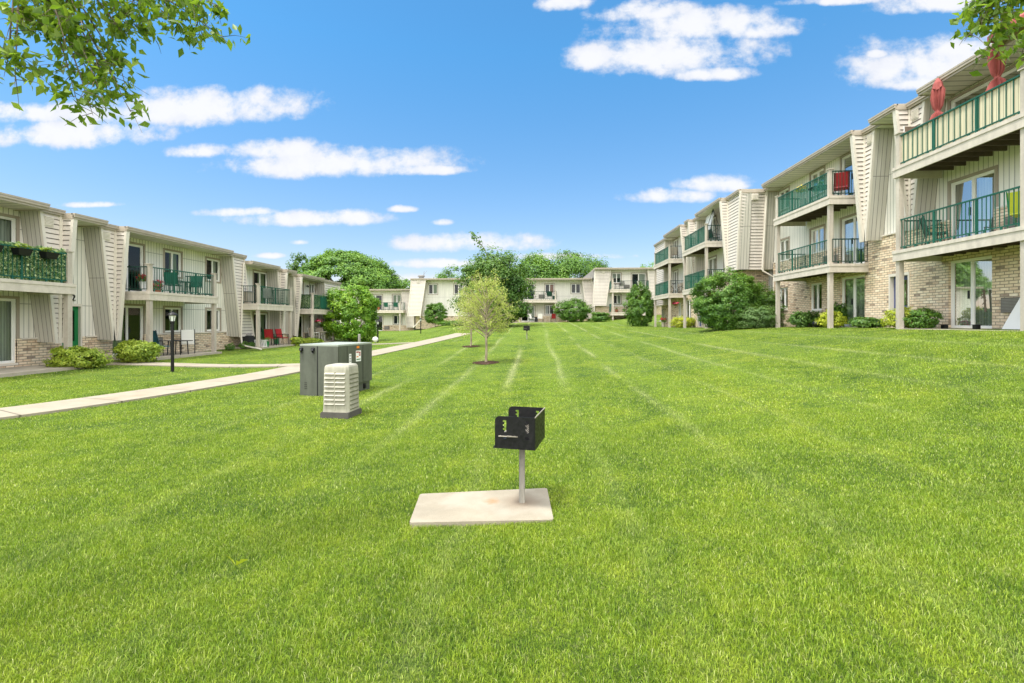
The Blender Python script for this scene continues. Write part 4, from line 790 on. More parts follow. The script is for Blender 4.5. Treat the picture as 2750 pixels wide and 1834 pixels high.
# ---------------------------------------------------------------- things on the lawn
c = [pp2 for pp2 in ((-.99, 4.12), (.31, 4.12), (.30, 4.83), (-.95, 4.86))]
def gp(px, py, z):
    d = 1250*(EYE-z)/(py-862); x, y, _ = pp(px, py, d); return (x, y)
PAD = [gp(1099, 1408, .03), gp(1487, 1400, .03), gp(1469, 1314, .03), gp(1128, 1330, .03)]
ctr = (sum(p[0] for p in PAD)/4, sum(p[1] for p in PAD)/4)
def rounded(P, k=.05):
    o_ = []
    for i in range(len(P)):
        a, p, c_ = Vector(P[i-1]), Vector(P[i]), Vector(P[(i+1) % len(P)]); u = (a-p).normalized()*k; w = (c_-p).normalized()*k
        o_ += [tuple(p+u), tuple(p+u*.3+w*.3), tuple(p+w)]
    return o_
slab('pavement', rounded(PAD, .025), .045, 'pad')
def grill_at(x, y, z, rz, label, det=True):
    t = thing('park_grill', label, 'grill', (x, y, z), rz, 'pedestal grills on the lawn', local=True)
    b = MB(); b.tube([(0, 0, -.1), (0, 0, .58)], .029, 14); b.build('post', 'steel', t, smooth=True)
    b = MB(); b.lathe([(.032, .53), (.05, .555), (.085, .575), (.085, .588)], n=14, sq=True); b.build('mounting_collar', 'black', t)
    w, d, z0, z1 = .375, .50, .588, .882; T = .005; b = MB(); x0, x1, y0, y1 = -.198, -.198+w, -.25, .25
    b.box(x0-.012, x1, y0-.004, y1+.004, z0, z0+T)   # floor with lip
    b.box(x0-.016, x0-.012, y0, y1, z0, z0+.012); b.box(x1-T, x1, y0, y1, z0+T, z1); b.build('firebox', 'black_paint', t)
    def side(yy, nm):   # plate with rounded front corner and two notched slots
        s = MB(); zz0, rr = z0+T, .045; ox0, ox1 = x0, x1-T
        slots = [(x0+.075, x0+.108), (x0+.285, x0+.318)]
        def pl(a, c_, e, f_): 
            if c_ > a and f_ > e: s.box(a, c_, yy-T/2, yy+T/2, e, f_)
        zs0, zs1 = zz0+.145, z1-.035; cols = [ox0, slots[0][0], slots[0][1], slots[1][0], slots[1][1], ox1]
        for i in range(5):
            a, c_ = cols[i], cols[i+1]
            if i in (1, 3):
                pl(a, c_, zz0, zz0+.085); pl(a, c_, zs1, z1); m_ = (a+c_)/2
                pl(a, c_, zz0+.11, zs0)
                n = 3; st = (zs1-zs0)/n
                for k in range(n):   # hooks reaching into the slot
                    e = zs0+k*st; pl(a, a+.013, e, e+st*.55)
            elif i == 0:
                pl(a+rr, c_, zz0, z1); pl(a, a+rr, zz0, z1-rr)
                pts = [(a+rr, yy, z1-rr)]+[(a+rr-rr*math.cos(q*math.pi/12), yy, z1-rr+rr*math.sin(q*math.pi/12)) for q in range(7)]
                for q in range(1, 7): s.face([pts[0], pts[q], pts[q+1]])
            else: pl(a, c_, zz0, z1)
        s.build(nm, 'black_paint', t)
    side(y0, 'side_plate'); side(y1, 'side_plate')
    g = MB(); zg = z0+.115
    g.tube([(x0+.12+.0011*i+.002, y0-.022+.007*math.cos(i*1.25), zg+.004+.007*math.sin(i*1.25)) for i in range(90)], .0016, 3)
    g.tube([(x0+.04, y0-.02, zg+.0), (x0+.06, y0-.02, zg-.0), (x0+.27, y0+.012, zg-.006), (x0+.31, y0+.02, zg+.02)], .0055, 6)
    for i in range(17): xx = x0+.06+i*.0165; g.tube([(xx, y0+.01, zg), (xx, y1-.01, zg)], .004, 5)
    g.tube([(x0+.055, y0-.008, zg), (x0+.055, y1+.008, zg)], .006, 6); g.tube([(x0+.33, y0+.01, zg), (x0+.33, y1-.01, zg)], .006, 6); g.build('cooking_grate', 'steel', t)
    r_ = MB(); r_.tube([(x1, y0, z1), (x1, y1, z1)], .0055, 6); r_.build('rim', 'steel', t); return t
lat = .093; x, y, _ = pp(1402, 1360, 4.46); G0 = grill_at(x, y, .03, R(-14.0)+TH, 'black pedestal grill standing on the concrete pad in the foreground')
x, y, _ = pp(1415, 916, 29.5); G1 = copy_tree(G0); G1.location = (x, y, g1(x, y)-.02); G1.rotation_euler = (0, 0, R(-4)); G1['label'] = 'small distant pedestal grill standing alone far down the lawn'
# pad transformer
x, y, _ = pp(903, 1000, 11.4); tx = thing('pad_transformer', 'large olive-green steel electrical transformer cabinet on the lawn', 'transformer box', (x, y, 0), R(-17)+TH, local=True)
x -= 0; b = MB(); b.box(-.50, .52, -.62, -.05, -.02, 1.20); b.build('cabinet', 'tx_green', tx)
b = MB(); b.box(-.485, .50, -.049, .66, -.05, 1.2); b.build('tank', 'tx_green', tx)
b = MB(); b.box(-.52, .545, -.64, .69, 1.2, 1.235); b.build('lid', 'tx_top', tx)
b = MB(); b.box(.521, .545, -.64, .69, .27, 1.2); b.box(-.51, -.03, -.645, -.621, .0, 1.2); b.box(-.0, .545, -.645, -.621, .0, 1.2); b.build('hood', 'tx_green', tx)
b = MB(); b.box(.5465, .55, -.32, -.31, .28, 1.19); b.box(.5465, .55, .30, .31, .28, 1.19); b.box(-.03, 0, -.647, -.622, 0, 1.19); b.build('seam', 'black', tx)
for q in (-.46, -.13): b = MB(); b.tube([(q, -.67, 1.12), (q+.01, -.69, 1.09), (q+.01, -.68, 1.04)], .035, 8); b.tube([(q, -.685, 1.11), (q, -.64, 1.13)], .045, 8); b.build('hinge_knob', 'black', tx)
b = MB(); b.box(.5465, .5495, .02, .22, .80, 1.06, mi=0); b.box(.5497, .5505, .03, .13, 1.01, 1.04, mi=1); b.box(.5497, .5505, .04, .12, .90, .925, mi=2); b.box(.5497, .5505, .14, .20, .93, 1.03, mi=1); b.box(.5497, .5505, .04, .20, .835, .86, mi=3); b.box(.5497, .5505, .15, .19, .95, 1.0, mi=0); b.build('warning_label', ['white', 'red', 'orange', 'greenpaint'], tx)
b = MB(); b.box(.5465, .5495, .05, .15, 1.12, 1.17); b.build('tag', 'orange', tx)
b = MB(); b.box(.5465, .5495, -.24, -.16, .55, 1.0, mi=0)
for k, z in enumerate((.96, .89, .83, .77, .71, .65, .59)): b.box(.5497, .5505, -.225, -.175, z-.018, z+.012, mi=1); b.box(.5506, .551, -.212, -.188, z-.008, z+.004, mi=0)
b.build('number_strip', ['white', 'black'], tx)
b = MB(); b.box(.50, .53, .38, .46, .10, .22); b.tube([(.535, .42, .2), (.545, .42, .12)], .02, 6); b.build('padlock', 'black', tx)
b = MB()
for k in range(4): b.box(-.38, -.31, -.650, -.645, .2+k*.045, .21+k*.045)
b.build('louvre', 'black', tx)
at(x, y, 0); b = MB(); m_ = Matrix.Rotation(R(-17)+TH, 3, 'Z')
o = slab('pavement', [tuple((Vector((x, y, 0))+m_ @ Vector((q, w, 0)))[:2]) for q, w in ((-.62, -.75), (.75, -.75), (.75, .9), (-.62, .9))], .03)
# louvred utility pedestal
x, y, _ = pp(917, 1050, 8.62); ve = thing('utility_pedestal', 'weathered beige louvred plastic utility pedestal in front of the green cabinet', 'utility box', (x, y, 0), R(-8)+TH, local=True)
b = MB(); H = .985; zb = .13; wx, wy = .252, .24
def ring(k, z): return [(-wx*k+.04, -wy*k, z), (wx*k-.04, -wy*k, z), (wx*k, -wy*k+.05, z), (wx*k, wy*k-.05, z), (wx*k-.04, wy*k, z), (-wx*k+.04, wy*k, z), (-wx*k, wy*k-.05, z), (-wx*k, -wy*k+.05, z)]
rs = [ring(1.02, zb), ring(1.0, zb+.06), ring(.975, .55), ring(.955, .90), ring(.93, .945), ring(.87, .975), ring(.7, H)]
for i in range(len(rs)-1):
    for k in range(8): b.face([rs[i][k], rs[i][(k+1) % 8], rs[i+1][(k+1) % 8], rs[i+1][k]])
b.face(rs[-1]); b.build('shell', 'vent_tan', ve)
b = MB()
for k in range(8):
    z = .83-k*.078; yy = -wy*(1.0-.05*(z-.1))-.004
    for a, c_ in ((-.195, -.012), (.012, .195)):
        b.hexa([(a, yy-.026, z-.010), (c_, yy-.026, z-.010), (a, yy+.01, z-.010), (c_, yy+.01, z-.010), (a, yy-.001, z+.016), (c_, yy-.001, z+.016), (a, yy+.01, z+.016), (c_, yy+.01, z+.016)], 0)
        b.box(a, c_, yy-.003, yy+.004, z-.026, z-.011, mi=1)
b.box(-.011, .011, -wy*.99-.012, -wy*.95, .17, .87, mi=0); b.box(-.215, .215, -wy-.0045, -wy+.002, .16, .86, mi=0) if 0 else None
b.build('louvres', ['vent_tan', 'vent_dark'], ve); b = MB()
for k in range(9):
    z = .82-k*.078; xx = wx*(1.0-.05*(z-.1)); b.box(xx-.01, xx+.014, -.16, .16, z-.008, z+.012, mi=0); b.box(xx-.004, xx+.004, -.16, .16, z-.03, z-.009, mi=1)
b.build('side_louvres', ['vent_tan', 'vent_dark'], ve)
b = MB(); b.hexa([(-.275, -.265, -.03), (.275, -.265, -.03), (-.275, .265, -.03), (.275, .265, -.03), (-.27, -.26, .12), (.27, -.26, .12), (-.27, .26, .12), (.27, .26, .12)]); b.box(-.262, .262, -.252, .252, .12, .135); b.build('base', 'base_concrete', ve)
# lamp posts
def lamp(x, y, h, label, s=1.0):
    z = g1(x, y); t = thing('lamp_post', label, 'lamp post', (x, y, z), group='black lamp posts along the path', local=True)
    b = MB(); b.tube([(0, 0, -.1), (0, 0, h-.42)], [.05, .045], 12); b.lathe([(.046, h-.42), (.06, h-.41), (.06, h-.36), (.03, h-.34)], n=12); b.build('post', 'black_paint', t)
    b = MB(); b.lathe([(.055, h-.335), (.06, h-.32), (.105, h-.14)], n=6); b.build('lamp_glass', 'lamp_glass', t)
    b = MB()
    for k in range(6): a = 2*math.pi*(k+.5)/6; b.tube([(.062*math.cos(a), .062*math.sin(a), h-.335), (.108*math.cos(a), .108*math.sin(a), h-.135)], .008, 4)
    b.lathe([(.07, h-.345), (.07, h-.325)], n=6); b.build('lantern_frame', 'black', t)
    b = MB(); b.lathe([(.15, h-.14), (.155, h-.125), (.11, h-.085), (.075, h-.05), (.03, h-.035), (.018, h-.02), (.025, h-.008), (.004, h+.02)], n=12); b.build('lantern_roof', 'black_paint', t, smooth=True); return t
lamp(-11.86, 14.6, 1.98, 'nearest black lantern lamp post, left of the green cabinet')
x, y, _ = pp(1014.6, 900, 33); l2 = lamp(x, y, 1.62, 'middle black lamp post above the green cabinet beside a small white floodlight'); x2, y2 = x, y
x, y, _ = pp(1130, 890, 45); lamp(x, y, 1.55, 'farthest black lamp post in front of the far brick wall')
x, y, _ = pp(1008, 915, 31); z = g1(x, y); t = thing('floodlight', 'small white round floodlight on the grass by the middle lamp post', 'floodlight', (x, y, z)); b = MB(); b.lathe([(.02, z-.1), (.02, z+.12)], x, y, 8); b.build('stake', 'grey_box', t); b = MB(); b.lathe([(.05, z+.12), (.16, z+.18), (.2, z+.29), (.16, z+.40), (.05, z+.46)], x, y, 12); b.build('globe', 'white', t, smooth=True)
x, y, _ = pp(965, 915, 22); z = g1(x, y); at(x, y, z); b = MB(); b.lathe([(.06, z-.1), (.06, z+.93), (.05, z+.96)], x, y, 12); tag(b.build('bollard', 'grey_box'), 'short grey wooden bollard behind the green cabinet', 'bollard')
x, y, _ = pp(1004.5, 900, 36); z = g1(x, y); at(x, y, z); b = MB(); b.lathe([(.12, z), (.11, z+.1), (.05, z+.35), (.02, z+.42)], x, y, 8); tag(b.build('lawn_marker', 'white'), 'tiny white cone on the grass behind the middle lamp post', 'marker')
# ---------------------------------------------------------------- furniture
def chair(label, x, y, z, rz, seat='red', frame='black', group=None, back=.52, arms=True, w=.5):
    t = thing('patio_chair', label, 'chair', (x, y, z), rz, group, local=True); h = w/2
    b = MB(); b.cbox(0, .0, .42, w, .46, .03, rx=.05); b.build('seat', seat, t); b = MB(); b.cbox(0, .27, .42+back/2+.03, w, .03, back, rx=-.22); b.build('backrest', seat, t)
    for sx in (-1, 1):
        b = MB(); b.tube([(sx*h, -.24, 0), (sx*h, -.22, .42), (sx*h, -.20, .62 if arms else .43)], .014, 6); b.build('leg', frame, t); b = MB(); b.tube([(sx*h, .32, 0), (sx*h, .22, .42), (sx*h, .36, .42+back+.05)], .014, 6); b.build('leg', frame, t)
        if arms: b = MB(); b.tube([(sx*h, -.24, .62), (sx*h, 0, .645), (sx*h, .28, .63)], .016, 6); b.build('armrest', frame, t)
    return t
def table(label, x, y, z, r_=.4, h=.7, top='black', frame='black', square=False, group=None, cat='table'):
    t = thing('patio_table', label, cat, (x, y, z), 0, group, local=True); b = MB()
    if square: b.box(-r_, r_, -r_*.8, r_*.8, h-.03, h)
    else: b.lathe([(r_, h-.03), (r_, h)], n=20)
    b.build('tabletop', top, t)
    for k in range(4): a = math.pi/4+k*math.pi/2; b = MB(); q = r_*(.95 if square else .7); b.tube([(q*math.cos(a)*1.05, q*math.sin(a)*(.8 if square else 1), 0), (q*math.cos(a)*.9, q*math.sin(a)*(.75 if square else .9), h-.03)], .022 if square else .014, 6); b.build('leg', frame, t)
    return t
def pot(label, x, y, z, r_=.13, m='terracotta', leaf='leaf_bush', fl=None, h=.22, fr=.22, n=260, seed=1):
    t = thing('flower_pot', label, 'potted plant', (x, y, z)); b = MB(); b.lathe([(r_*.7, z), (r_, z+h), (r_*1.05, z+h), (r_*.9, z+h-.02)], x, y, 14); b.build('pot', m, t)
    C, Nn, rg, _ = cloud((x, y, z+h+fr*.6), (fr, fr, fr*.8), n, 14, seed, shell=.2, cr=.6); leaf_mesh('plant', C, Nn, .06, leaf, t, rg)
    if fl: C, Nn, rg, _ = cloud((x, y, z+h+fr*.85), (fr, fr, fr*.7), n//2, 12, seed+9, shell=.6); leaf_mesh('flowers', C, Nn, .06, fl, t, rg, asp=1)
    return t
# left building, first balcony: artificial ivy and planters
def ivy(label, p0, p1, z0, z1, n, seed, th=.05, sz=.05):
    rg = np.random.default_rng(seed); u = rg.random(n); C = np.stack([p0[0]+(p1[0]-p0[0])*u, p0[1]+(p1[1]-p0[1])*u, z0+(z1-z0)*rg.random(n)+.03*np.sin(u*40)], 1)+rg.normal(size=(n, 3))*th*.4
    D = np.array([p1[1]-p0[1], -(p1[0]-p0[0]), 0.]); D /= np.linalg.norm(D); Nn = rg.normal(size=(n, 3))*.6+D+np.array([0, -.3, .4]); Nn /= np.linalg.norm(Nn, axis=1, keepdims=True)
    at(p0[0], p0[1], z0); return tag(leaf_mesh('ivy_screen', C, Nn, sz, 'leaf_ivy', None, rg, asp=1.5), label, 'ivy screen')
ivy('leafy artificial ivy screen covering the nearest balcony railing on the left', (-15.40, 10.3), (-15.40, 14.45), 3.02, 4.06, 22000, 71, sz=.075)
ivy('ivy screen on the front railing of the farthest left balcony', (-15.42, 31.35), (-15.42, 34.5), 2.65, 3.58, 6000, 72, sz=.07); ivy('ivy screen on the near side railing of the farthest left balcony', (-16.7, 31.22), (-15.5, 31.22), 2.65, 3.58, 3500, 73, sz=.06)
at(-15.44, 32.4, 2.7); b = MB(); b.cbox(-15.36, 32.9, 3.1, .03, .95, .8); tag(b.build('green_cloth', 'green'), 'plain green cloth panel hung on the ivy-screened far left balcony', 'cloth')
for i, (yy, nm) in enumerate(((12.22, 'nearest'), (12.98, 'middle'), (13.75, 'farthest'))):
    t = thing('railing_planter', nm+' of the black planters hooked over the ivy-covered balcony railing', 'planter', (-15.2, yy, 3.6), group='black planters on the ivy-covered railing'); b = MB()
    b.hexa([(-15.27, yy-.15, 3.72), (-15.08, yy-.15, 3.72), (-15.27, yy+.15, 3.72), (-15.08, yy+.15, 3.72), (-15.29, yy-.2, 3.92), (-15.04, yy-.2, 3.92), (-15.29, yy+.2, 3.92), (-15.04, yy+.2, 3.92)]); b.build('planter_box', 'black', t)
    C, Nn, rg, _ = cloud((-15.2, yy, 4.0), (.16, .25, .1), 260, 10, 80+i, shell=.2); leaf_mesh('plant', C, Nn, .05, 'leaf_shrub', t, rg)
# left second unit
pot('white pot of red flowers behind the near side railing of the long left balcony', -15.85, 18.0, 2.95, .12, 'white', fl='red', h=.42, n=320, seed=2, fr=.2)
pot('low pot of mixed plants beside the near post of the long left balcony', -15.65, 18.45, 2.95, .16, 'terracotta', fl='pink', h=.16, fr=.24, seed=3)
chair('dark green chair at the middle of the long left balcony', -16.1, 19.9, 2.95, R(200), 'green', 'darkgreen'); chair('dark green chair at the far end of the long left balcony', -16.0, 21.0, 2.95, R(20), 'green', 'darkgreen'); table('small dark green table between the two green chairs on the long left balcony', -16.0, 20.45, 2.95, .3, .62, 'green', 'darkgreen')
chair('folding chair draped with a teal blue towel on the left patio', -15.6, 18.6, .32, R(160), 'teal_cloth', 'black', back=.62)
chair('pale grey folding chair with dark seat behind the black table on the left patio', -15.75, 20.3, .32, R(215), 'white', 'black', back=.62)
table('low black table between the teal and grey chairs on the left patio', -15.55, 19.45, .32, .42, .62, 'black', 'black', square=True)
# left third unit
chair('red chair facing away at the front of the third left patio', -15.6, 26.6, .33, R(190), 'red', 'black'); chair('red chair turned sideways at the far side of the third left patio', -15.6, 27.9, .33, R(80), 'red', 'black'); chair('green chair behind the two red chairs', -16.3, 27.6, .33, R(190), 'greenpaint', 'black'); table('small dark table between the red chairs', -15.7, 27.25, .33, .28, .5)
at(-15.3, 25.3, .33); b = MB()
for i in range(8): b.cbox(-15.75+i*.09, 25.35, .52, .05, .03, .42, rx=.3)
b.cbox(-15.43, 25.42, .7, .72, .03, .05, rx=.3); b.cbox(-15.43, 25.29, .36, .72, .03, .05, rx=.3); tag(b.build('folding_rack', 'white'), 'white slatted rack leaning beside the red chairs patio', 'rack')
t = thing('storage_pile', 'dark covered barbecue standing beside the white slatted rack', 'covered grill', (-16.2, 25.4, .33)); b = MB(); b.hexa([(-16.5, 25.1, .33), (-15.95, 25.1, .33), (-16.5, 25.8, .33), (-15.95, 25.8, .33), (-16.42, 25.2, .95), (-16.05, 25.2, .95), (-16.42, 25.7, .95), (-16.05, 25.7, .95)]); b.build('cover', 'dark', t); b = MB(); b.lathe([(.17, .95), (.19, 1.0), (.12, 1.08), (.02, 1.1)], -16.23, 25.45, 10); b.build('lid', 'grey_box', t)
pot('green and white pot at the near post of the third left patio', -15.2, 25.5, .33, .16, 'greenpaint', h=.3, n=160, seed=4)
t = thing('storage_box', 'tan storage box and covered chair at the near end of the third left balcony', 'storage box', (-16.2, 25.3, 2.74)); b = MB(); b.box(-16.5, -16.0, 25.1, 25.6, 2.74, 3.4); b.build('box', 'tan_sling', t); b = MB(); b.box(-16.53, -15.97, 25.07, 25.63, 3.4, 3.45); b.build('lid', 'grey_box', t)
chair('grey chair on the third left balcony', -15.9, 26.9, 2.74, R(200), 'grey_box', 'black')
# left fourth unit
chair('tan sling chair on the farthest left patio', -15.6, 32.0, .33, R(160), 'tan_sling', 'white'); chair('tan sling chair beyond the round table on the farthest left patio', -15.9, 33.6, .33, R(190), 'tan_sling', 'white'); table('round pale metal table on the farthest left patio', -15.55, 32.8, .33, .42, .7, 'tan_sling', 'white')
def hang_basket(label, x, y, zt, zb, fl, m='white', r_=.13):
    t = thing('hanging_basket', label, 'hanging basket', (x, y, zb)); b = MB(); b.lathe([(r_*.6, zb), (r_, zb+.16)], x, y, 12); b.build('basket', m, t); b = MB()
    for k in range(3): a = k*2.1; b.tube([(x+r_*math.cos(a), y+r_*math.sin(a), zb+.16), (x, y, zt)], .004, 4)
    b.build('chain', 'black', t); C, Nn, rg, _ = cloud((x, y, zb+.17), (.26, .26, .15), 320, 14, 7, shell=.4); leaf_mesh('flowers', C, Nn, .07, fl, t, rg, asp=1.1); leaf_mesh('foliage', C-np.array([0, 0, .06]), Nn, .06, 'leaf_bush', t, rg); return t
hang_basket('white hanging basket of magenta flowers under the farthest left balcony', -15.45, 32.4, 2.2, 1.62, 'pink')
# right building
def umbrella(label, x, y, zf, zb=.9, zt=2.36):
    t = thing('closed_umbrella', label, 'umbrella', (x, y, zf), group='furled red umbrellas on the top balcony'); rg = np.random.default_rng(int(y*10)); b = MB(); b.tube([(x, y, zf), (x, y, zf+zt)], .02, 8); b.build('pole', 'grey_box', t)
    b = MB(); n = 22; pr = [(.20, .80), (.17, 1.0), (.10, 1.24), (.05, 1.31), (.095, 1.45), (.13, 1.72), (.125, 1.92), (.09, 2.05)]
    base = len(b.v)
    for k, (r_, z) in enumerate(pr):
        for i in range(n): a = 2*math.pi*i/n; q = r_*(1+(.34 if i % 2 else -.30)*(1 if r_ > .07 else .3)+rg.normal()*.07); b.v.append((x+q*math.cos(a), y+q*math.sin(a), zf+z+.04*(k == 0)*math.sin(a*3)))
    for k in range(len(pr)-1):
        for i in range(n): b.f.append((base+k*n+i, base+k*n+(i+1) % n, base+(k+1)*n+(i+1) % n, base+(k+1)*n+i)); b.mi.append(0); b.uv += [(0, 0)]*4
    b.build('canopy', 'umbrella_red', t); b = MB(); base = len(b.v)
    pr = [(.15, 2.00), (.11, 2.15), (.03, 2.30), (.0, 2.31)]
    for k, (r_, z) in enumerate(pr):
        for i in range(8): a = 2*math.pi*i/8; b.v.append((x+r_*math.cos(a), y+r_*math.sin(a), zf+z-(.09 if k == 0 and i % 2 else 0)))
    for k in range(3):
        for i in range(8): b.f.append((base+k*8+i, base+k*8+(i+1) % 8, base+(k+1)*8+(i+1) % 8, base+(k+1)*8+i)); b.mi.append(0); b.uv += [(0, 0)]*4
    b.build('top_cap', 'umbrella_red', t); b = MB(); b.lathe([(.06, zf+1.27), (.066, zf+1.31), (.055, zf+1.35)], x, y, 12); b.build('tie', 'umbrella_red', t); return t
umbrella('furled red umbrella nearer the far end of the top right balcony', 11.98, 14.55, A3-.02); umbrella('furled red umbrella with its cloth tied in the middle, behind the overhanging leaves', 11.98, 12.75, A3+.05)
t = thing('open_umbrella', 'tilted open pale red umbrella at the top right corner over the top balcony', 'umbrella', (12.3, 11.6, A3)); b = MB(); b.tube([(12.4, 11.3, A3), (12.3, 11.45, A3+2.4)], .02, 8); b.build('pole', 'grey_box', t)
b = MB(); apex = Vector((12.2, 11.75, A3+2.75)); n = 8; ringp = []
for i in range(n): a = 2*math.pi*i/n; ringp.append(Vector((12.2+.85*math.cos(a), 11.9+1.0*math.sin(a), A3+2.25+.12*math.sin(a))))
for i in range(n): p, q = ringp[i], ringp[(i+1) % n]; m_ = (p+q)/2+Vector((0, 0, .05)); b.face([apex, p, m_]); b.face([apex, m_, q]); b.face([p, m_, m_-Vector((0, 0, .14)), p-Vector((0, 0, .14))]); b.face([m_, q, q-Vector((0, 0, .14)), m_-Vector((0, 0, .14))])
b.build('canopy', 'umbrella_red', t)
t = thing('outdoor_shade', 'brown woven privacy screen at the far end of the top right balcony', 'screen', (12.3, 15.6, A3)); b = MB(); b.cbox(12.36, 15.62, A3+.66, 1.05, .015, 1.25); b.build('woven_panel', 'screen_brown', t); b = MB(); b.tube([(11.83, 15.62, A3), (11.83, 15.62, A3+1.3)], .012, 6); b.build('pole', 'white', t)
chair('dark chair near the far end of the middle-height nearest right balcony', 12.3, 15.0, A2, R(60), 'darkgreen', 'darkgreen'); t = chair('lime green plastic chair by the air conditioner on the nearest right balcony', 12.3, 12.35, A2, R(120), 'leaf_yellow', 'greenpaint')
t = thing('leaning_panel', 'white folded table top leaning on the brick wall beside the near glass door', 'panel', (12.9, 12.9, A1)); b = MB(); b.hexa([(12.75, 12.35, A1), (12.80, 12.35, A1), (12.75, 13.45, A1), (12.80, 13.45, A1), (12.98, 12.35, A1+.93), (13.03, 12.35, A1+.93), (12.98, 13.15, A1+.93), (13.03, 13.15, A1+.93)]); b.build('board', 'white', t); b = MB(); b.box(12.78, 12.83, 12.95, 12.99, A1+.3, A1+.42); b.build('latch', 'black', t)
t = thing('door_wreath', 'brown twig ornament hung on the near ground-floor glass door', 'ornament', (13.1, 14.35, 2.4)); b = MB(); rg = np.random.default_rng(3)
for i in range(26): a = rg.random()*6.28; r_ = .05+.08*rg.random(); z = 2.35+.35*rg.random(); b.tube([(13.15, 14.36, z), (13.1, 14.36+r_*math.cos(a), z+r_*math.sin(a))], .008, 4)
b.tube([(13.14, 14.38, 2.7), (13.14, 14.33, 2.05)], .025, 6); b.build('twigs', 'bark', t)
for x, y, nm in ((12.5, 13.9, 'right'), (12.55, 15.0, 'left')): at(x, y, 1.5); b = MB(); b.box(x-.06, x+.06, y-.06, y+.06, 1.45, 1.66); b.box(x-.075, x+.075, y-.075, y+.075, 1.661, 1.68); tag(b.build('garden_light', 'black'), 'small black box light on the grass at the '+nm+' side of the near glass door', 'garden light')
pot('tiny clump of pink garden flowers at the left foot of the near glass door', 12.6, 15.75, 1.5, .08, 'terracotta', fl='pink', h=.08, n=120, fr=.14, seed=8)
pot('small yellow flowers against the brick between the green shrub and the near glass door', 12.8, 16.6, 1.5, .08, 'terracotta', fl='yellow', h=.08, n=120, fr=.18, seed=9)
chair('red cloth-draped chair on the top middle right balcony', 12.4, 19.6, A3, R(150), 'red', 'black', back=.55); table('dark green table on the top middle right balcony', 12.1, 20.5, A3, .45, .72, 'darkgreen', 'darkgreen'); pot('green plant standing on the dark table of the top middle right balcony', 12.05, 20.4, A3+.72, .08, 'grey_box', h=.12, n=120, fr=.1, seed=10)
pot('trailing plant in a tall pot at the centre of the top middle right balcony railing', 11.95, 21.6, A3+.5, .12, 'white', 'leaf_shrub', fl='yellow', h=.3, fr=.22, seed=11)
t = thing('storage_cabinet', 'dark slatted cabinet at the near side of the lower middle right balcony', 'cabinet', (12.6, 19.6, A2)); b = MB(); b.box(12.75, 13.1, 20.95, 21.4, A2, A2+.62)
b.build('body', 'grey_box', t); b = MB(); [b.box(12.72, 12.745, 20.97+i*.07, 21.0+i*.07, A2+.04, A2+.58) for i in range(6)]; b.build('slats', 'ac_grille', t)
at(12.0, 20.6, 1.5); b = MB(); b.lathe([(.05, 1.5), (.16, 1.6), (.18, 1.68), (.1, 1.78), (.03, 1.82)], 12.05, 20.7, 12); tag(b.build('kettle_grill', 'black', smooth=True), 'small round black kettle grill at the foot of the middle right balcony post', 'grill')
# wing balconies
t = thing('gazebo_frame', 'dark wrought-iron stand with a sloping pale cloth on the far top balcony', 'plant stand', (11.0, 29.4, B3)); b = MB()
for a in range(4): q = a*math.pi/2+.4; b.tube([(11.0+.42*math.cos(q), 29.6+.42*math.sin(q), B3), (11.0+.30*math.cos(q+.5), 29.6+.30*math.sin(q+.5), B3+1.2), (11.0, 29.6, B3+2.15)], .018, 5); b.tube([(11.0+.42*math.cos(q), 29.6+.42*math.sin(q), B3+.5), (11.0+.42*math.cos(q+1.57), 29.6+.42*math.sin(q+1.57), B3+.9)], .014, 5)
b.build('iron_frame', 'black', t); b = MB(); b.face([(11.1, 29.7, B3+1.95), (11.1, 31.4, B3+1.15), (11.3, 31.6, B3+2.05), (11.3, 30.2, B3+2.3)]); b.face([(11.1, 29.7, B3+1.94), (11.1, 31.4, B3+1.14), (11.12, 30.4, B3+1.0)]); b.build('cloth', 'white', t)
chair('dark chair under the iron plant stand on the top far-wing balcony', 11.3, 30.2, B3, R(100), 'darkgreen', 'black'); chair('dark chair on the lower balcony of the far right wing', 11.0, 29.7, B2, R(100), 'grey_box', 'black')
chair('wicker chair on the top farthest right balcony', 10.9, 37.4, B3, R(160), 'tan_sling', 'black'); table('small dark table on the top farthest right balcony', 10.9, 38.3, B3, .3, .6)
def bicycle(label, x, y, z, rz, m='white'):
    t = thing('bicycle', label, 'bicycle', (x, y, z), rz, local=True)
    for wx_ in (-.42, .42):
        b = MB(); n = 16; pts = [(wx_+.27*math.cos(i*2*math.pi/n), 0, .29+.27*math.sin(i*2*math.pi/n)) for i in range(n+1)]; b.tube(pts, .02, 5, cap=False)
        for i in range(0, n, 2): b.tube([pts[i], (wx_, 0, .29)], .004, 3)
        b.build('wheel', 'black', t)
    b = MB(); b.tube([(-.42, 0, .29), (0, 0, .3), (.32, 0, .68), (-.15, 0, .7), (0, 0, .3)], .018, 6); b.tube([(-.15, 0, .7), (-.42, 0, .29)], .014, 5); b.tube([(.42, 0, .29), (.32, 0, .68), (.29, 0, .82)], .018, 6); b.build('frame', m, t)
    b = MB(); b.tube([(.25, -.24, .86), (.29, 0, .83), (.25, .24, .86)], .015, 6); b.build('handlebar', 'black', t); b = MB(); b.cbox(-.17, 0, .78, .24, .12, .05); b.tube([(-.15, 0, .7), (-.17, 0, .78)], .014, 5); b.build('saddle', 'black', t); return t
bicycle('white child-size bicycle on the lower farthest right balcony', 10.95, 37.2, B2, R(8))
pot('vase of red and white flowers under the farthest right balcony', 10.55, 39.3, 1.3, .16, 'tan_sling', fl='red', h=.4, fr=.26, n=700, seed=12); hang_basket('flower basket hanging under the near side of the farthest right balcony', 10.9, 37.0, 3.5, 3.0, 'pink', 'terracotta', .16)
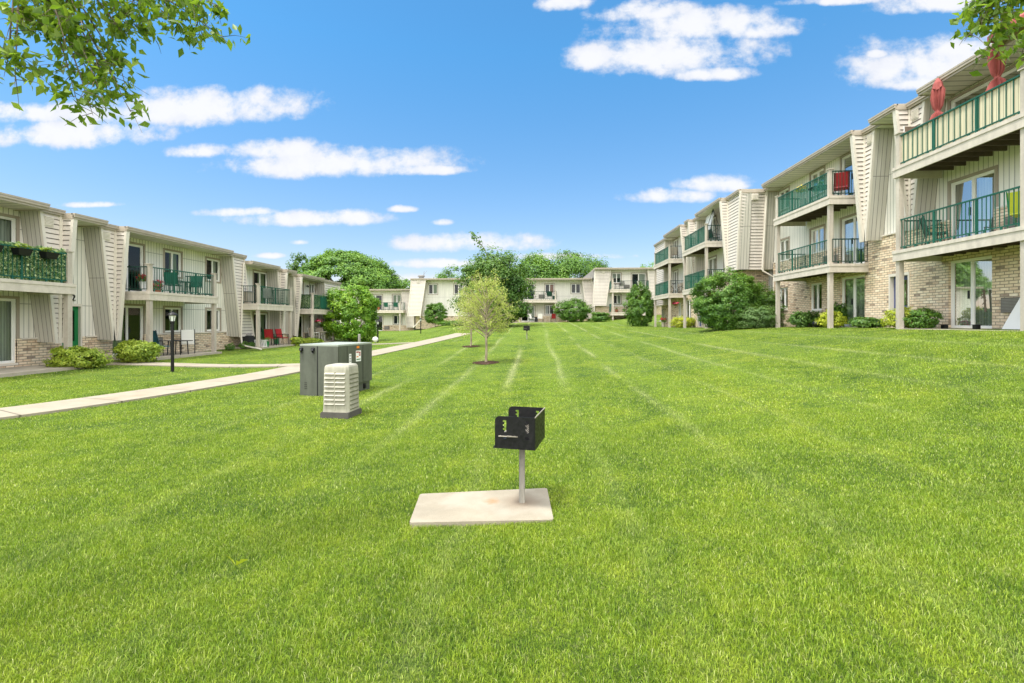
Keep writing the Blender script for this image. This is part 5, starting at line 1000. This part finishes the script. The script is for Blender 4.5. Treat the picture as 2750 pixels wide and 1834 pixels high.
table('low dark table under the farthest right balcony', 10.7, 40.6, 1.3, .4, .45, 'grey_box', 'black'); at(10.7, 40.6, 1.75); b = MB(); b.lathe([(.1, 1.75), (.1, 1.79), (.03, 1.9), (.02, 2.0)], 10.7, 40.6, 8); tag(b.build('candle_holder', 'white'), 'white candle holder on the low dark table under the farthest right balcony', 'candle holder')
# far building furniture
chair('dark chair at the right end of the far upper balcony', 1.6, 55.4, 4.3, R(170), 'darkgreen', 'black', w=.6); t = thing('storage_box', 'dark green box beside the chair on the far upper balcony', 'box', (2.05, 55.3, 4.3)); b = MB(); b.box(1.95, 2.25, 55.2, 55.6, 4.3, 4.75); b.build('box', 'darkgreen', t); b = MB(); b.box(1.93, 2.27, 55.18, 55.62, 4.75, 4.79); b.build('lid', 'grey_box', t)
chair('pale grey chair left of the round table on the far ground-floor patio', .45, 54.9, 1.66, R(180), 'white', 'grey_box', w=.6); chair('white chair in front of the far ground-floor glass door', -.45, 54.8, 1.66, R(120), 'white', 'black', w=.55); table('round cream garden table on the far ground-floor patio', 1.3, 54.8, 1.66, .5, .72, 'trim', 'trim'); chair('dark red chair right of the round cream table', 2.0, 55.0, 1.66, R(190), 'red', 'black', w=.5)
t = thing('cooler', 'black box between the two pale chairs on the far patio', 'box', (.0, 54.8, 1.66)); b = MB(); b.box(-.2, .2, 54.7, 55.1, 1.66, 2.2); b.build('box', 'black', t); b = MB(); b.box(-.22, .22, 54.68, 55.12, 2.2, 2.25); b.build('lid', 'black', t)
chair('turquoise chair left of the table on the far left balcony', -19.0, 58.3, 3.15, R(180), 'green_teal' if 0 else 'green', 'green'); chair('turquoise chair right of the table on the far left balcony', -17.8, 58.3, 3.15, R(190), 'green', 'green'); table('turquoise table on the far left balcony', -18.4, 58.2, 3.15, .4, .65, 'green', 'green'); pot('terracotta pot at the left end of the far left balcony', -20.0, 58.2, 3.15, .18, 'terracotta', h=.4, n=260, fr=.15, seed=13)
table('dark table on the upper right far balcony', 9.3, 53.9, 5.38, .45, .65); chair('dark chair on the upper right far balcony', 9.9, 53.9, 5.38, R(150), 'grey_box', 'black'); chair('white lounge chair on the upper right far balcony', 11.9, 53.8, 5.38, R(90), 'white', 'grey_box', w=.6)
chair('red chair near the far brick wall between the tree and the flat-roofed building', -4.6, 53.5, g1(-4.6, 53.5), R(180), 'red', 'red', w=.6); chair('second red chair partly behind the dark leafy tree', -5.6, 53.6, g1(-5.6, 53.6), R(180), 'red', 'red', w=.6)
pot('terracotta pot on the lower right far balcony', 9.2, 53.9, 2.76, .2, 'terracotta', h=.35, n=260, fr=.12, seed=14)
slab('pavement', [(-3, 53.6), (3, 53.6), (3, 55.6), (-3, 55.6)], 1.66)
# broad-leaved weed in the foreground grass
x, y = gp(634, 1523, .02); t = thing('weed', 'broad two-leaved yellow-green weed in the foreground grass', 'weed', (x, y, 0)); 
for k, (dx, dz) in enumerate(((-.06, .07), (.085, .05), (.02, .03))):
    b = MB(); c0 = Vector((x, y, .03)); tip = c0+Vector((dx*1.1, .0, dz)); m_ = (c0+tip)/2+Vector((0, 0, .015)); s = Vector((0, .015, -.018)); b.face([c0, m_+s, tip]); b.face([c0, tip, m_-s]); b.build('leaf', 'leaf_yellow', t)
# ---------------------------------------------------------------- grass blades
def inpoly(P, x, y):
    r_ = np.ones(len(x), bool)
    for i in range(len(P)): (x0, y0), (x1, y1) = P[i], P[(i+1) % len(P)]; r_ &= ((x1-x0)*(y-y0)-(y1-y0)*(x-x0)) > 0
    return r_
PADI = [(ctr[0]+(px-ctr[0])*.992+rg_*0, ctr[1]+(py-ctr[1])*.975) for (px, py) in PAD for rg_ in (0,)]
def blades(d0, d1, dens, w, h, seed, half=1.5):
    rg = np.random.default_rng(seed); area = half*(d1*d1-d0*d0); n = int(area*dens); d = np.sqrt(d0*d0+(d1*d1-d0*d0)*rg.random(n)); l = (rg.random(n)*2-1)*half*d; x = l*A-d*B; y = l*B+d*A
    ok = (x > -16.6) & (x < 12.9) & ~((x > 11.0) & (y > 27)) & ~inpoly(PADI, x, y); 
    for sm, hw in PATHS:
        for p in sm[::2]: ok &= (np.abs(x-p.x) > hw) | (np.abs(y-p.y) > .8) if 0 else ((x-p.x)**2+(y-p.y)**2 > (hw+.02)**2)
    tx0, ty0 = tx.location.x, tx.location.y; ok &= ~((np.abs(x-tx0) < .55) & (np.abs(y-ty0) < .6)) & ~((np.abs(x-ve.location.x) < .25) & (np.abs(y-ve.location.y) < .25))
    ok &= ~((x < -14.95) & (((y > 11.9) & (y < 14.8)) | ((y > 17.6) & (y < 21.6)) | ((y > 24.9) & (y < 28.6)) | ((y > 31.1) & (y < 34.8)))); ok &= ~((x > 11.65) & (y > 11.8) & (y < 15.8))
    x = x[ok]; y = y[ok]; n = len(x); z = gz(x, y)
    tuft = 1.3*(np.sin(x*7.3+3*np.sin(y*2.1))+np.sin(y*8.9+3*np.sin(x*1.7))+np.sin(x*2.3-y*3.1))/3
    H = h*(.55+.6*rg.random(n))*(1+.32*tuft); a = rg.random(n)*6.283; la = rg.random(n)*6.283; lean = H*(.25+.8*rg.random(n)**1.5); W_ = w*(.6+.7*rg.random(n))
    ca, sa = np.cos(a)*W_/2, np.sin(a)*W_/2; lx, ly = np.cos(la)*lean, np.sin(la)*lean
    p = lambda dx, dy, dz: np.stack([x+dx, y+dy, z+dz], 1)
    V = np.stack([p(-ca, -sa, -.005*np.ones(n)), p(ca, sa, -.005*np.ones(n)), p(lx*.35+ca*.8, ly*.35+sa*.8, H*.6), p(lx*.35-ca*.8, ly*.35-sa*.8, H*.6), p(lx, ly, H*(1-.25*lean/H))], 1).reshape(-1, 3); i = np.arange(n)*5
    return V, np.concatenate([np.stack([i, i+1, i+2], 1), np.stack([i, i+2, i+3], 1), np.stack([i+3, i+2, i+4], 1)])
VV = []; FF = []; k = 0
for a_ in ((1.5, 4.2, 15000, .0034, .034, 1), (4.2, 7.5, 6000, .0052, .031, 2), (7.5, 13, 1500, .0095, .030, 3), (13, 24, 220, .018, .026, 4), (24, 48, 35, .04, .026, 5)):
    V_, F_ = blades(*a_); VV.append(V_); FF.append(F_+k); k += len(V_)
at(0, 0, 0); tag(fast_mesh('grass', np.concatenate(VV), np.concatenate(FF), 'blade'), 'mown lawn grass covering the ground between the apartment blocks', 'grass', kind='stuff')
S.render.engine = 'CYCLES'; S.cycles.max_bounces = 8; S.cycles.transparent_max_bounces = 16
